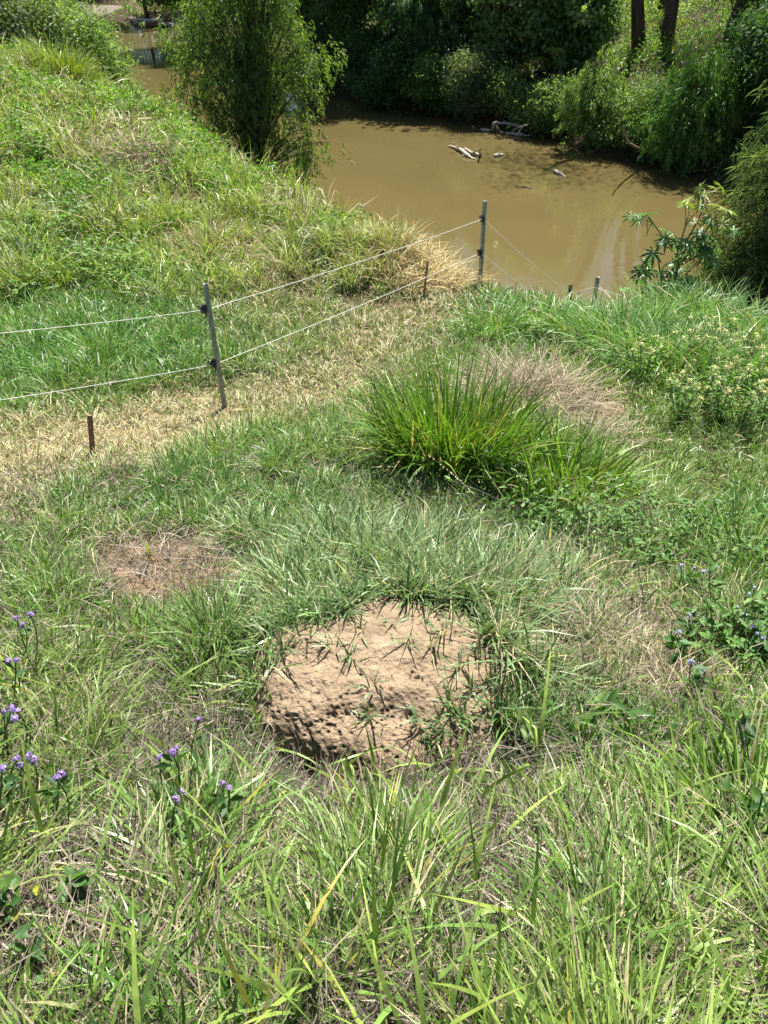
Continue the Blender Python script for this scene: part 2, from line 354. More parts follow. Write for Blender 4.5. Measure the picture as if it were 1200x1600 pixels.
g_short, g_long, g_dry, g_lit = MB(), MB(), MB(), MB()
def grow(nt, per, r0, r1, hm=1.0, wm=1.0, gap=.3):
    x, y = tufts(nt, r0, r1, R(80), R(42))
    xb = np.repeat(x, per); yb = np.repeat(y, per); n = len(xb)
    dist = np.hypot(xb, yb)
    sg = np.clip(.012 + .004 * dist, .012, .09)
    ox, oy = rng.normal(0, 1, n) * sg, rng.normal(0, 1, n) * sg
    xb = xb + ox; yb = yb + oy
    z = terrain(xb, yb)
    zz, u, v, dep, nn = zones(xb, yb, z)
    mt = mound_top(xb, yb); on_m = mt > z
    z = np.maximum(z, mt)
    tu = np.repeat(rng.uniform(0, 1, nt), per); tv = np.repeat(rng.uniform(0, 1, nt), per)
    ru = rng.uniform(0, 1, n)
    r2 = np.hypot((xb - MC[0]) / MRX, (yb - MC[1]) / MRY)
    n_m = fbm(xb * 6, yb * 6, 41) * .9
    back = np.clip((yb - MC[1]) / MRY, -1, 1)
    keep = (z > WATER + .1) & ((~on_m) | (tv < np.clip((r2 + n_m - .82) * 3.2 + .05, 0, 1)) | ((r2 + n_m > .62) & (back > .3) & (tv < .7)) | ((r2 + n_m > .66) & (xb > MC[0] + .18) & (tv < .6)))
    keep &= ~((zz['bare'] > .3) & (tv < .9 * zz['bare']))
    keep &= ~((zz['near'] > .2) & (vnoise(xb * 4, yb * 4, 5) < gap) & (tv < .7))
    keep &= ~((dist < 4.5) & (vnoise(xb * 6, yb * 6, 7) < gap) & (tv < .8))
    keep &= ~((y.repeat(per) > 5) & (vnoise(xb * 2, yb * 2, 6) < .25) & (tv < .5))
    keep &= ~(tv < .8 * zz['dead'])
    # what colour: probability of straw, then a green chosen by patch noise
    p1, p2, p3 = vnoise(xb * .8, yb * .8, 101), vnoise(xb * 2.6, yb * 2.6, 102), vnoise(xb * .35, yb * .35, 103)
    pst = np.clip(.5 * ell(u + n * 0 + nn * 60, v, 960, 1010, 170, 150, .5) * np.clip(p2 * 1.6 - .1, 0, 1) + .06 + .70 * zz['straw'] * np.clip(.7 + .8 * p2, 0, 1.1) + .5 * zz['bare'] + .22 * zz['olive'] + zz['hill'] * np.clip((p1 - .55) * 1.6, .03, .45) + zz['near'] * .06, 0, .93)
    dry = ru < pst
    c = mix(np.tile(LUSH, (n, 1)), np.tile(MID, (n, 1)), np.clip(p2 * 1.4 - .2, 0, 1))
    c = mix(c, np.tile(LIME, (n, 1)), np.clip(zz['near'] * (.02 + .36 * tu * (vnoise(xb * 3, yb * 3, 107) > .35)) + zz['hill'] * (p2 + .1) * 1.1 + (p1 - .45) * .8, 0, .9))
    c = mix(c, np.tile(OLIVE, (n, 1)), np.clip(zz['olive'] * .6 + zz['straw'] * .6, 0, .9))
    lush = ell(u + nn * 70, v, 150, 555, 230, 75, .5) * (1 - zz['straw']); grn = ell(u, v, 1090, 725, 150, 85, .4); c = mix(c, np.tile(LUSH * C(.95, 1.12, 1.1), (n, 1)), .6 * lush); dry &= ~(rng.uniform(0, 1, n) < np.maximum(.8 * lush, .85 * grn)); keep |= (grn > .5) & (z > WATER + .1)
    c = mix(c, np.tile(GLAU, (n, 1)), np.clip(zz['glau'] * (.3 + .5 * tu), 0, 1))
    c = mix(c, np.tile(YELL, (n, 1)), ((ru > .985) * .8))
    cd = mix(np.tile(STRAW, (n, 1)), np.tile(THATCH, (n, 1)), np.clip(rng.uniform(-.2, 1.1, n) * (1 - .6 * zz['straw']), 0, 1))
    c = np.where(dry[:, None], cd, c) * rng.uniform(.65, 1.35, (n, 1)) * (.85 + .3 * tu[:, None]) 
    c1 = c * np.where(dry[:, None], 1.05, C(1.25, 1.12, .95))
    tip = rng.uniform(0, 1, n) < .10; c1 = np.where((tip & ~dry)[:, None], STRAW * .8, c1)
    hgt = .10 + .055 * tu
    hgt = hgt * (1 + .42 * zz['near'] + .55 * zz['glau'] + zz['hill'] * (-.1 + 3.4 * p2 ** 1.8) - .48 * zz['straw'] - .5 * zz['bare'])
    hgt = hgt * (.75 + .6 * p1) * hm; hgt *= np.where(u > 900, 1.25, 1); hgt *= 1 - .6 * ell(u, v, 590, 1210, 210, 60); hgt *= 1 - .55 * ell(u, v, 280, 950, 150, 45); hgt *= 1 - .5 * ell(u, v, 960, 1030, 110, 95); hgt *= 1 + .8 * lush * (.3 + 1.3 * p2); hgt *= 1 - .3 * ell(u, v, 1100, 725, 130, 75); hgt *= .5 + 1.0 * vnoise(xb * 4.5, yb * 4.5, 77); keep &= ~((ell(u, v, 500, 1165, 85, 38) > .4) & (tv < .9))
    L_ = hgt * rng.uniform(.55, 1.35, n)
    W_ = wm * (.0062 + .0022 * zz['near'] + .0012 * zz['glau']) * (.35 + 1.15 * rng.uniform(0, 1, n) ** 1.6) * np.where(dry, .55, 1)
    W_ = np.maximum(W_, dep * .00115)
    az = np.where(rng.uniform(0, 1, n) < .65, np.arctan2(oy, ox) + rng.normal(0, .5, n), rng.uniform(0, 2 * math.pi, n))
    lean_ = np.repeat(rng.uniform(0, 6.28, nt), per); az = np.where(rng.uniform(0, 1, n) < .45, lean_ + rng.normal(0, .5, n), az); th0 = np.abs(rng.normal(.15, .34, n)) + .25 * np.repeat(rng.uniform(0, 1, nt), per); cur = np.abs(rng.normal(.75, .55, n))
    th0 = th0 + (zz['near'] + .5 * zz['glau']) * np.abs(rng.normal(.22, .3, n)); flat = rng.uniform(0, 1, n) < (.18 + .30 * zz['straw'] + .16 * zz['near']); th0 = np.where(flat, rng.uniform(.7, 1.35, n), th0)
    root = np.c_[xb, yb, z - .012]
    for sel, tgt in (((keep & dry), g_dry), ((keep & ~dry & (L_ < .17)), g_short), ((keep & ~dry & (L_ >= .17)), g_long)):
        sgs = 4 if r1 < 4 else 3
        blades(tgt, root[sel], L_[sel], W_[sel], az[sel], th0[sel], cur[sel], c[sel], c1[sel], sgs)
grow(7000, 11, .42, 2.4, .66, .6, .2)           # short under-layer
grow(12000, 14, .42, 2.4, .98, .95, .32)       # broad upper blades in tufts
grow(7000, 9, 1.9, 4.6, .65, .7, .2)
grow(14000, 12, 1.9, 4.6, 1.12, 1.0, .38)
grow(12000, 9, 4.0, 12.0, .8, .8)
grow(19000, 10, 4.0, 12.0, 1.25, 1.1)
grow(21000, 9, 10.0, 30.0, 1.15, 1.0)
sx_, sy_ = [], []
for (u, v) in [(478, 1000), (500, 985), (548, 1030), (560, 985), (585, 1075), (577, 1120), (640, 1000), (676, 1010), (690, 985), (716, 1040), (735, 1075), (700, 1095), (745, 1020), (760, 1060), (520, 1015), (655, 1130), (610, 975), (725, 1120), (765, 1100), (690, 1140)]:
    d_ = ray(u, v); t_ = np.linspace(1.2, 4, 900); k_ = np.argmax(CAMZ + d_[2] * t_ < surf(d_[0] * t_, d_[1] * t_)); sx_.append(d_[0] * t_[k_]); sy_.append(d_[1] * t_[k_])
per = 13; xb = np.repeat(sx_, per) + rng.normal(0, .009, 20 * per); yb = np.repeat(sy_, per) + rng.normal(0, .009, 20 * per); n = len(xb)
c = mix(np.tile(GLAU, (n, 1)), np.tile(MID, (n, 1)), rng.uniform(0, .6, n)) * rng.uniform(.7, 1.3, (n, 1)); c = np.where((rng.uniform(0, 1, n) < .15)[:, None], STRAW * .8, c)
blades(g_short, np.c_[xb, yb, surf(xb, yb) - .02], rng.uniform(.05, .15, n), rng.uniform(.004, .0075, n), rng.uniform(0, 6.28, n), np.abs(rng.normal(.4, .35, n)), np.abs(rng.normal(.8, .5, n)), c, c * 1.15, 4)
# long recurving blades scattered through the foreground
x, y = tufts(520, .42, 3.2, R(80), R(60)); n = len(x); z = terrain(x, y)
ok = mound_top(x, y) < z - .5
x, y, z = x[ok], y[ok], z[ok]; n = len(x); xb, yb = x.repeat(3) + rng.normal(0, .012, 3 * n), y.repeat(3) + rng.normal(0, .012, 3 * n); zb = z.repeat(3) - .01; n *= 3
zz, u, v, dep, nn = zones(xb, yb, zb)
k = rng.uniform(0, 1, n)
c = mix(np.tile(MID, (n, 1)), np.tile(LIME, (n, 1)), k) * rng.uniform(.8, 1.3, (n, 1)); c = mix(c, np.tile(GLAU, (n, 1)), .8 * zz['glau'])
c = np.where((rng.uniform(0, 1, n) < .03)[:, None], YELL, c)
lim = (rng.uniform(0, 1, n) > .7 * zz['dead']) & (rng.uniform(0, 1, n) < .25 + .75 * np.clip(vnoise(xb * 2.5, yb * 2.5, 9) * 1.6 - .3, 0, 1))
L_ = rng.uniform(.18, .42, n)
blades(g_long, np.c_[xb, yb, zb][lim], L_[lim], rng.uniform(.006, .0125, n)[lim], rng.uniform(0, 6.28, n)[lim], np.abs(rng.normal(.25, .25, n))[lim], rng.uniform(.3, 1.7, n)[lim], c[lim], (c * C(1.2, 1.1, .9))[lim], 5)
# thatch: dead stems lying about under the blades
x, y = tufts(110000, .42, 4.5, R(80), R(55)); n = len(x); z = terrain(x, y); mt = mound_top(x, y)
zz, u, v, dep, nn = zones(x, y, z)
kp = (mt < z) & (rng.uniform(0, 1, n) < .35 + .65 * np.maximum(np.maximum(zz['near'], zz['dead']), np.maximum(zz['bare'], vnoise(x * 1.5, y * 1.5, 15))))
x, y, z, dep = x[kp], y[kp], z[kp], dep[kp]; n = len(x)
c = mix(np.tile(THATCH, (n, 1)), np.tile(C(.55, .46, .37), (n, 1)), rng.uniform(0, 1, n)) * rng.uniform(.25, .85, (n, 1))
hz = rng.uniform(0, 1, n); c = c * ((.14 + .75 * hz ** 2) * (1 + .35 * zz['dead'][kp] + .35 * zz['bare'][kp]))[:, None]  # lower stems darker: decay, plus shade of the gaps put into the colour
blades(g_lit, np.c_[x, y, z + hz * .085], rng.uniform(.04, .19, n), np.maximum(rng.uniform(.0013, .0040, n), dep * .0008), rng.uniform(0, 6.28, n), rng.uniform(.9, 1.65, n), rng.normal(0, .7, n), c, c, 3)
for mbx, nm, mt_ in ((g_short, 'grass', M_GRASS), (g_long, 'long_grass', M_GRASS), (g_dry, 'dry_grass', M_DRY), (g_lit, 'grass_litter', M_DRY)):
    tag(mbx.build(nm, mt_), kind='stuff')

# grass and leafy undergrowth on the far bank and along the near water's edge
mb = MB(); n = 90000
x = rng.uniform(-30, 30, n); y = rng.uniform(12, 100, n); 
kk = rng.uniform(0, 1, n) < np.clip(1.35 - y / 70, .15, 1); x, y = x[kk], y[kk]; z = terrain(x, y)
far = (y > 24 - .0 * x) & ((x > 1.0 - (y - 37) * .75) | (y > 70)) | ((z < -2.6) & (y < 40))
kk = (z > WATER + .3) & far; x, y, z = x[kk], y[kk], z[kk]; n = len(x)
per = 5; xb = x.repeat(per) + rng.normal(0, .12, n * per); yb = y.repeat(per) + rng.normal(0, .12, n * per); zb = z.repeat(per); n *= per
p1, p2 = vnoise(xb * .5, yb * .5, 201), vnoise(xb * 1.5, yb * 1.5, 202)
c = mix(np.tile(LUSH * 1.2, (n, 1)), np.tile(LIME * .9, (n, 1)), np.clip(p1 * 1.1 - .05, 0, 1)); c = np.where((rng.uniform(0, 1, n) < np.clip(p2 * .7 - .25, .03, .4))[:, None], STRAW * .85, c)
c = c * rng.uniform(.6, 1.3, (n, 1)); dep = yb * cp + (CAMZ - zb) * sp_
blades(mb, np.c_[xb, yb, zb - .03], rng.uniform(.2, .62, n) * (.25 + p1), np.maximum(.012, dep * .0011), rng.uniform(0, 6.28, n), np.abs(rng.normal(.15, .3, n)), np.abs(rng.normal(.8, .5, n)), c, c * C(1.15, 1.1, .9), 3)
tag(mb.build('bank_grass', M_GRASS), kind='stuff')

# ------------------------------------------------------------------ tubes and leaves
def tube(mb, pts, rad, col, sides=7, cap=True):
    pts = np.asarray(pts, float); n = len(pts); rad = np.broadcast_to(np.asarray(rad, float), (n,))
    tg = np.gradient(pts, axis=0); tg /= np.linalg.norm(tg, axis=1, keepdims=True) + 1e-9
    up = np.array([0, 0, 1.]) if abs(tg[0, 2]) < .9 else np.array([1., 0, 0])
    V = []
    for k in range(n):
        s_ = np.cross(tg[k], up); s_ /= np.linalg.norm(s_) + 1e-9; b_ = np.cross(s_, tg[k]); up = b_
        a_ = np.arange(sides) * 2 * math.pi / sides
        V.append(pts[k] + rad[k] * (np.cos(a_)[:, None] * s_ + np.sin(a_)[:, None] * b_))
    V = np.concatenate(V); i = np.arange(sides); j = (i + 1) % sides
    q = np.concatenate([np.c_[k * sides + i, k * sides + j, (k + 1) * sides + j, (k + 1) * sides + i] for k in range(n - 1)])
    tr = None
    if cap:
        V = np.r_[V, pts[:1], pts[-1:]]; e = n * sides
        tr = np.r_[np.c_[j, i, np.full(sides, e)], np.c_[(n - 1) * sides + i, (n - 1) * sides + j, np.full(sides, e + 1)]]
    mb.add(V, col, tr, q)
def unit(v): return v / (np.linalg.norm(v, axis=-1, keepdims=True) + 1e-9)
def leaves(mb, p, d, L_, W_, col, sag=.25):
    n = len(p); d = unit(d); s_ = unit(np.cross(d, unit(rng.normal(0, 1, (n, 3)) + C(0, 0, .7))))
    L_ = np.broadcast_to(L_, (n,))[:, None]; W_ = np.broadcast_to(W_, (n,))[:, None]
    V = np.empty((n, 4, 3)); V[:, 0] = p; mid = p + d * L_ * .45; V[:, 1] = mid + s_ * W_ * .5; V[:, 3] = mid - s_ * W_ * .5
    V[:, 2] = p + d * L_ - C(0, 0, 1) * L_ * sag
    b0 = (np.arange(n) * 4)[:, None]
    mb.add(V.reshape(-1, 3), np.repeat(col, 4, 0), b0 + np.array([[0, 1, 2]]), None); mb.t.append(b0 + np.array([[0, 2, 3]]) + mb.n - 4 * n)
def curve_pts(a, b, bend, n=6):
    t_ = np.linspace(0, 1, n)[:, None]; a = np.asarray(a, float); b = np.asarray(b, float)
    return a + (b - a) * t_ + np.asarray(bend, float) * (4 * t_ * (1 - t_))

def tree(name, label, cat, base, h, tr, crown, ncl, nlf, LL, LW, cols, droop=.3, spread=.3, hang=0.0, lean=(0, 0), group=None, barkc=(.10, .075, .055), mat=None, limbs=.35, tops=1.0, needle=False):
    """crown: list of (dx,dy,dz,rx,ry,rz) ellipsoids relative to the base"""
    base = np.asarray(base, float); root = thing(name, label, cat, base, group)
    tm, lm = MB(), MB(); bc = C(*barkc)
    top = np.array([lean[0], lean[1], h * tops])
    tp = [np.zeros(3) - C(0, 0, .25)] + [top * f + rng.normal(0, .012 * h, 3) * C(1, 1, 0) for f in np.linspace(.12, 1, 7)]
    tp = np.array(tp); rads = tr * np.array([1.35, 1.05, .92, .82, .7, .55, .38, .15])
    tube(tm, tp, rads, bc, 9)
    vol = np.array([e[3] * e[4] * e[5] for e in crown]) ** (2 / 3); vol /= vol.sum()
    pick = rng.choice(len(crown), ncl, p=vol); E = np.array(crown, float)[pick]
    d = unit(rng.normal(0, 1, (ncl, 3))); r_ = rng.uniform(0, 1, ncl) ** .42
    r_ = r_ * (1 + .35 * (rng.uniform(0, 1, ncl) - .5))
    cc = E[:, :3] + d * r_[:, None] * E[:, 3:]
    cc[:, 2] = np.maximum(cc[:, 2], .12)
    for k in np.where(rng.uniform(0, 1, ncl) < limbs)[0]:
        f = np.clip(cc[k, 2] / max(h * tops, .1) * rng.uniform(.35, .8), .04, .93)
        i = f * 7; i0 = min(int(i), 6); a_ = tp[i0] + (tp[i0 + 1] - tp[i0]) * (i - i0)
        if hang > 0: b_ = cc[k] + C(0, 0, .05); bend = C(0, 0, .12 * np.linalg.norm(cc[k] - a_))
        else: b_ = cc[k]; bend = C(0, 0, -.08 * np.linalg.norm(cc[k] - a_)) + rng.normal(0, .03 * h, 3)
        rb = tr * rng.uniform(.12, .3) * (1 - .6 * f)
        tube(tm, curve_pts(a_, b_, bend), np.linspace(rb, rb * .25, 6), bc * 1.1, 5, False)
    ci = np.repeat(np.arange(ncl), nlf); n = len(ci)
    pal = np.array(cols); ck = rng.uniform(0, 1, ncl) ** 1.2 * (len(pal) - 1); c0 = np.floor(ck).astype(int).clip(0, len(pal) - 2) if len(pal) > 1 else np.zeros(ncl, int)
    ccol = pal[c0] * (1 - (ck - c0))[:, None] + pal[np.minimum(c0 + 1, len(pal) - 1)] * (ck - c0)[:, None]
    lc = ccol[ci] * rng.uniform(.65, 1.35, (n, 1))
    off = rng.normal(0, 1, (n, 3)) * spread * C(1, 1, .7)
    if hang > 0:                                   # leaves strung along hanging twigs
        st = rng.integers(0, 6, n); so_ = (rng.normal(0, 1, (ncl, 6, 3)) * spread)[ci, st]
        fr = rng.uniform(0, 1, n)[:, None]
        out = d[ci] * C(1, 1, 0)
        off = so_ + C(0, 0, -1) * fr * hang + out * hang * .35 * np.sqrt(fr) + rng.normal(0, .035, (n, 3))
        dirv = C(0, 0, -1) * droop * 1.2 + out * .6 + rng.normal(0, .6, (n, 3))
    else:
        dirv = rng.normal(0, 1, (n, 3)) + unit(off) * .8 + C(0, 0, -1) * droop
    P_ = cc[ci] + off; P_[:, 2] = np.maximum(P_[:, 2], -.1)
    lL = LL * rng.uniform(.6, 1.35, n); lW = LW * rng.uniform(.7, 1.25, n)
    leaves(lm, P_, dirv, lL, lW, lc, .15 if not needle else .25)
    tm.build('trunk', M_BARK, root); lm.build('crown', mat or M_LEAF, root)
    return root

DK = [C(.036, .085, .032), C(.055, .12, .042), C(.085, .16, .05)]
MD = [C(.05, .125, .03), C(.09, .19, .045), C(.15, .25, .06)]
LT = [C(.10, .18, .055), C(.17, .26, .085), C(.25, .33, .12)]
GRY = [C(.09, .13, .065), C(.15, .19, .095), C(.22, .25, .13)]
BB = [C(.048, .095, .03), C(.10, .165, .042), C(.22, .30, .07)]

# the bottlebrush tree on the near bank
b_ = at_y(401, 296, 18.8); b_[2] = terrain(b_[0], b_[1])[0]; 
tree('bottlebrush_tree', 'weeping leafy tree alone on the near grassy bank, before the brown river', 'tree', b_, 6.4, .13,
     [(.2, 0, 2.5, 1.0, .9, .9), (-.35, 0, 3.5, .9, .8, .8), (.6, .1, 3.7, .8, .8, .8), (.1, 0, 4.6, 1.2, 1.0, .8), (.2, 0, 5.5, 1.0, 1.0, .8), (-1.3, .2, 2.8, .45, .4, .5), (1.35, 0, 2.1, .45, .4, .5), (1.4, .1, 3.7, .45, .4, .5), (-1.15, 0, 4.2, .5, .5, .5), (.75, 0, 1.5, .55, .5, .4), (-.4, 0, 1.7, .5, .5, .4)],
     430, 92, .10, .026, BB, .6, .19, .34, (.3, .2), None, (.07, .055, .045), limbs=.55, tops=.95)

# ------------------------------------------------------------------ far bank: trees with bare trunks
def far_tree(u, v, h, tr, lean, ell_, lab, ncl=60, nlf=120, cols=MD, group='tall trees on the far bank', bark=(.085, .06, .05), **kw):
    p = hit(u, v)
    tree('bank_tree', lab, 'tree', p, h, tr, ell_, ncl, nlf, kw.pop('LL', .22), kw.pop('LW', .07), cols, .4, .55, lean=lean, group=group, barkc=bark, limbs=.5, **kw)
far_tree(1000, 84, 15, .235, (-2.8, .5), [(-2.9, .5, 14, 2.8, 2.4, 2.2), (-2.4, 1, 12.5, 1.8, 1.8, 1.3)], 'tall tree with dark leaning trunk on the far grassy bank, left of a pair', 13)
far_tree(1038, 84, 15, .225, (1.0, .4), [(1.1, .6, 14, 2.8, 2.4, 2.3)], 'tall tree with dark trunk leaning right, its shadow running down the grass', 13)
far_tree(1030, 20, 15, .2, (.4, .3), [(.5, .4, 14, 2.6, 2.4, 2.0)], 'slim trunk standing higher up the grassy bank behind the leaning pair', 13)
far_tree(786, 24, 18, .24, (.2, .4), [(.2, .4, 17, 2.8, 2.6, 2.3)], 'straight dark trunk rising behind the vine covered thicket', 16)
far_tree(1140, 70, 6, .2, (.6, .2), [(.3, .2, 4.5, 1.3, 1.2, 1.4), (.2, 0, 2.8, 1.1, 1.0, 1.2)], 'dusky grey green tree trailing foliage at the top of the far slope', 110, 120, GRY, LL=.24, LW=.035)
far_tree(1195, 90, 10, .2, (.3, .2), [(.2, .2, 6, 1.8, 1.8, 2.6), (.2, 0, 3.2, 1.5, 1.3, 1.6)], 'dark tree at the upper edge of the far slope, nearest the picture corner', 100, 120, DK, LL=.22, LW=.05)

# far bank: dark trees that make the shaded wall of foliage, then the shrubs along the water
def mass(u, v, h, wd, cols, lab, ncl, nlf=110, name='bank_tree', cat='tree', LL=.2, LW=.07, hang=0.0, group=None, low=.15, mat=None, spread=.25, tr=.14, dz=0):
    p = hit(u, v); p[2] += dz
    e = [(0, 0, h * (.5 + low / 2), wd * .5, wd * .5, h * (.5 - low / 2)), (rng.uniform(-.3, .3) * wd, 0, h * .35, wd * .42, wd * .42, h * .3), (rng.uniform(-.25, .25) * wd, 0, h * .75, wd * .36, wd * .36, h * .25)]
    tree(name, lab, cat, p, h, tr, e, ncl, nlf, LL, LW, cols, .4 if not hang else .7, spread, hang, (rng.uniform(-.1, .1) * h, 0), group, limbs=.22, tops=.85, mat=mat)
G1, G2 = 'trees shading the far bank', 'shrubs along the far waterline'
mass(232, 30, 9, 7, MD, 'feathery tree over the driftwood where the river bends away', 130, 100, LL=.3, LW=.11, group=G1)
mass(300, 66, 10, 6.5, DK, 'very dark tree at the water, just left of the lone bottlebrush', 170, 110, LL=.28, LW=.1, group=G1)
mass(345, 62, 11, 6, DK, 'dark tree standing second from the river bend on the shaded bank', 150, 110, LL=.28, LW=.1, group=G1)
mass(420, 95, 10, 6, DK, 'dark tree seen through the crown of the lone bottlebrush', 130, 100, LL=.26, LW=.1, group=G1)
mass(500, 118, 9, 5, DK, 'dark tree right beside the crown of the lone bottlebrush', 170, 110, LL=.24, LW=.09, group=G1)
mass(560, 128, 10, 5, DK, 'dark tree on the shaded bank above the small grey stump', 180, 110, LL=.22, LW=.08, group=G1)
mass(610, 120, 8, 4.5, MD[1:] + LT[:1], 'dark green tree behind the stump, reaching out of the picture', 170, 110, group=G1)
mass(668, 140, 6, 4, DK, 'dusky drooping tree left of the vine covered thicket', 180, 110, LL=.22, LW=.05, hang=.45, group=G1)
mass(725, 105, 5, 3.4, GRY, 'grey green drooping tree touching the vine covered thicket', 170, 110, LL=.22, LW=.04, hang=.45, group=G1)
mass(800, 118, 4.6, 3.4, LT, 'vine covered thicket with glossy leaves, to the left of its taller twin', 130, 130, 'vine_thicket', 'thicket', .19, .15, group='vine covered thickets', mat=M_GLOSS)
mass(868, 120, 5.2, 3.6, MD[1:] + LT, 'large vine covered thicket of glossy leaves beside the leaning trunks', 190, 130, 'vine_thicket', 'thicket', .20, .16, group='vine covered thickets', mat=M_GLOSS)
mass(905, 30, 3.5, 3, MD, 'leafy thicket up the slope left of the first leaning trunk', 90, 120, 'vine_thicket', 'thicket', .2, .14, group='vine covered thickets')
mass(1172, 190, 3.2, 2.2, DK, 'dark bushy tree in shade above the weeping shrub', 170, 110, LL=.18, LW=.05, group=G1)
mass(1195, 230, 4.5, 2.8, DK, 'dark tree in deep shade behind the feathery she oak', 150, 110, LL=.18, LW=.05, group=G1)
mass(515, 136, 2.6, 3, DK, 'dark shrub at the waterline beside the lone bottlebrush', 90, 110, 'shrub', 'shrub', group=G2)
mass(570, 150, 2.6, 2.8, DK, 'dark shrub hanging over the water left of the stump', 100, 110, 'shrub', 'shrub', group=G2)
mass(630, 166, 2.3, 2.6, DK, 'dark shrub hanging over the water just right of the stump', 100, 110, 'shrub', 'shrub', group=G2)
mass(685, 178, 2.2, 2.3, MD, 'dark green shrub between stump and driftwood raft', 100, 110, 'shrub', 'shrub', .15, .05, group=G2)
mass(735, 184, 2.3, 1.9, GRY, 'pale grey green feathery shrub just left of the driftwood raft', 120, 110, 'shrub', 'shrub', .14, .035, group=G2)
mass(780, 180, 1.6, 1.7, LT, 'small pale shrub growing above the driftwood raft', 80, 110, 'shrub', 'shrub', .14, .045, group=G2)
mass(825, 195, 1.2, 1.5, LT, 'low pale leafed shrub by the right end of the driftwood raft', 70, 100, 'shrub', 'shrub', .14, .07, group=G2)
mass(868, 205, 1.7, 1.8, LT, 'light green shrub on the bank right of the driftwood raft', 90, 110, 'shrub', 'shrub', .15, .05, group=G2)
mass(925, 222, 2.4, 2.3, LT, 'bright drooping shrub over the shaded pool behind floating wood', 130, 100, 'shrub', 'shrub', .15, .04, .25, group=G2)
mass(985, 225, 1.7, 1.9, LT, 'straggly shrub above the thin leaning dead branch', 80, 110, 'shrub', 'shrub', .13, .045, group=G2)
mass(1022, 245, 1.3, 1.5, MD, 'low green shrub at the foot of the weeping shrub', 70, 110, 'shrub', 'shrub', .13, .05, group=G2)
mass(1065, 262, 3.7, 2.3, MD, 'tall weeping shrub with trailing twigs touching the dark water', 170, 110, 'shrub', 'shrub', .15, .036, .5, group=G2)
mass(1010, 185, 1.2, 1.8, GRY, 'dull olive shrub on the slope above the dead branch', 60, 100, 'shrub', 'shrub', .13, .04, group=G2)
mass(1100, 160, 1.3, 1.4, GRY, 'grey green shrub halfway up the slope by the weeping shrub', 70, 100, 'shrub', 'shrub', .13, .04, group=G2)
# trees round the river's far bend, then unseen trees added behind the far bank
for i, (x_, y_, h_, w_, lab) in enumerate([(-30, 95, 12, 9, 'distant dark tree closing the river bend behind the sand bar'), (-22, 99, 13, 9, 'distant tree at the bend, to the right of the sand bar'),
        (-42, 104, 12, 10, 'distant tree farthest round the river bend'), (-12, 78, 13, 8, 'tall far tree overlooking the shaded reach of the river'), (-38, 78, 10, 8, 'distant tree on the near side of the river bend')]):
    z_ = terrain(x_, y_)[0]
    tree('distant_tree', lab, 'tree', (x_, y_, z_), h_, .25, [(0, 0, h_ * .55, w_ * .5, w_ * .5, h_ * .45), (1, 0, h_ * .3, w_ * .45, w_ * .4, h_ * .3)], 130, 80, .42, .2, DK if i % 2 else MD, .3, .8, group='trees round the river bend')
for i, (x_, y_, h_, w_, lab) in enumerate([(22, 47, 12, 9, 'unseen tree added behind the grassy slope to hide sky reflections'), (30, 36, 15, 11, 'unseen tree added beyond the right picture edge to hide sky reflections'), (12, 58, 11, 9, 'unseen tree added behind the thickets to hide sky reflections'),
        (2, 62, 12, 9, 'unseen tree added behind the shaded trees to hide sky reflections'), (24, 22, 12, 8, 'unseen tree added outside the right picture edge to hide sky reflections'), (33, 50, 16, 11, 'farthest unseen tree added to the right to hide sky reflections')]):
    z_ = terrain(x_, y_)[0]
    tree('added_cover_tree', lab, 'tree', (x_, y_, z_), h_, .28, [(0, 0, h_ * .62, w_ * .5, w_ * .5, h_ * .36), (1, 0, h_ * .42, w_ * .45, w_ * .4, h_ * .22)], 200, 80, .42, .2, MD, .3, .8, group='unseen trees added to hide sky reflections')  # out of view, added to keep bright sky out of the river reflection
# bushes on the near bank, upper left
for (u, v, h_, w_, cl, lab) in [(45, 108, 2.6, 2.8, GRY, 'soft grey green bush at the top left of the near bank'), (105, 110, 2.3, 2.4, LT, 'pale green bush behind the bright lime tussock'),
                                (140, 128, 1.8, 1.6, LT, 'small bush on the bank edge right of the lime tussock'), (-40, 90, 3.2, 3, GRY, 'grey green bush half out of the picture on the near bank'), (60, 70, 3.2, 3.2, MD, 'dark green bush behind the pair of pale bushes')]:
    d_ = ray(u, v); p = at_y(u, v, 23.5 if v > 80 else 27); p[2] = min(p[2] - .2, terrain(p[0], p[1])[0])
    tree('bush', lab, 'bush', p, h_ + max(0, 0), .06, [(0, 0, h_ * .5, w_ * .5, w_ * .5, h_ * .5), (w_ * .2, 0, h_ * .35, w_ * .4, w_ * .4, h_ * .35)], 150, 90, .13, .035, cl, .2, .22, group='bushes on the near bank', limbs=.3)

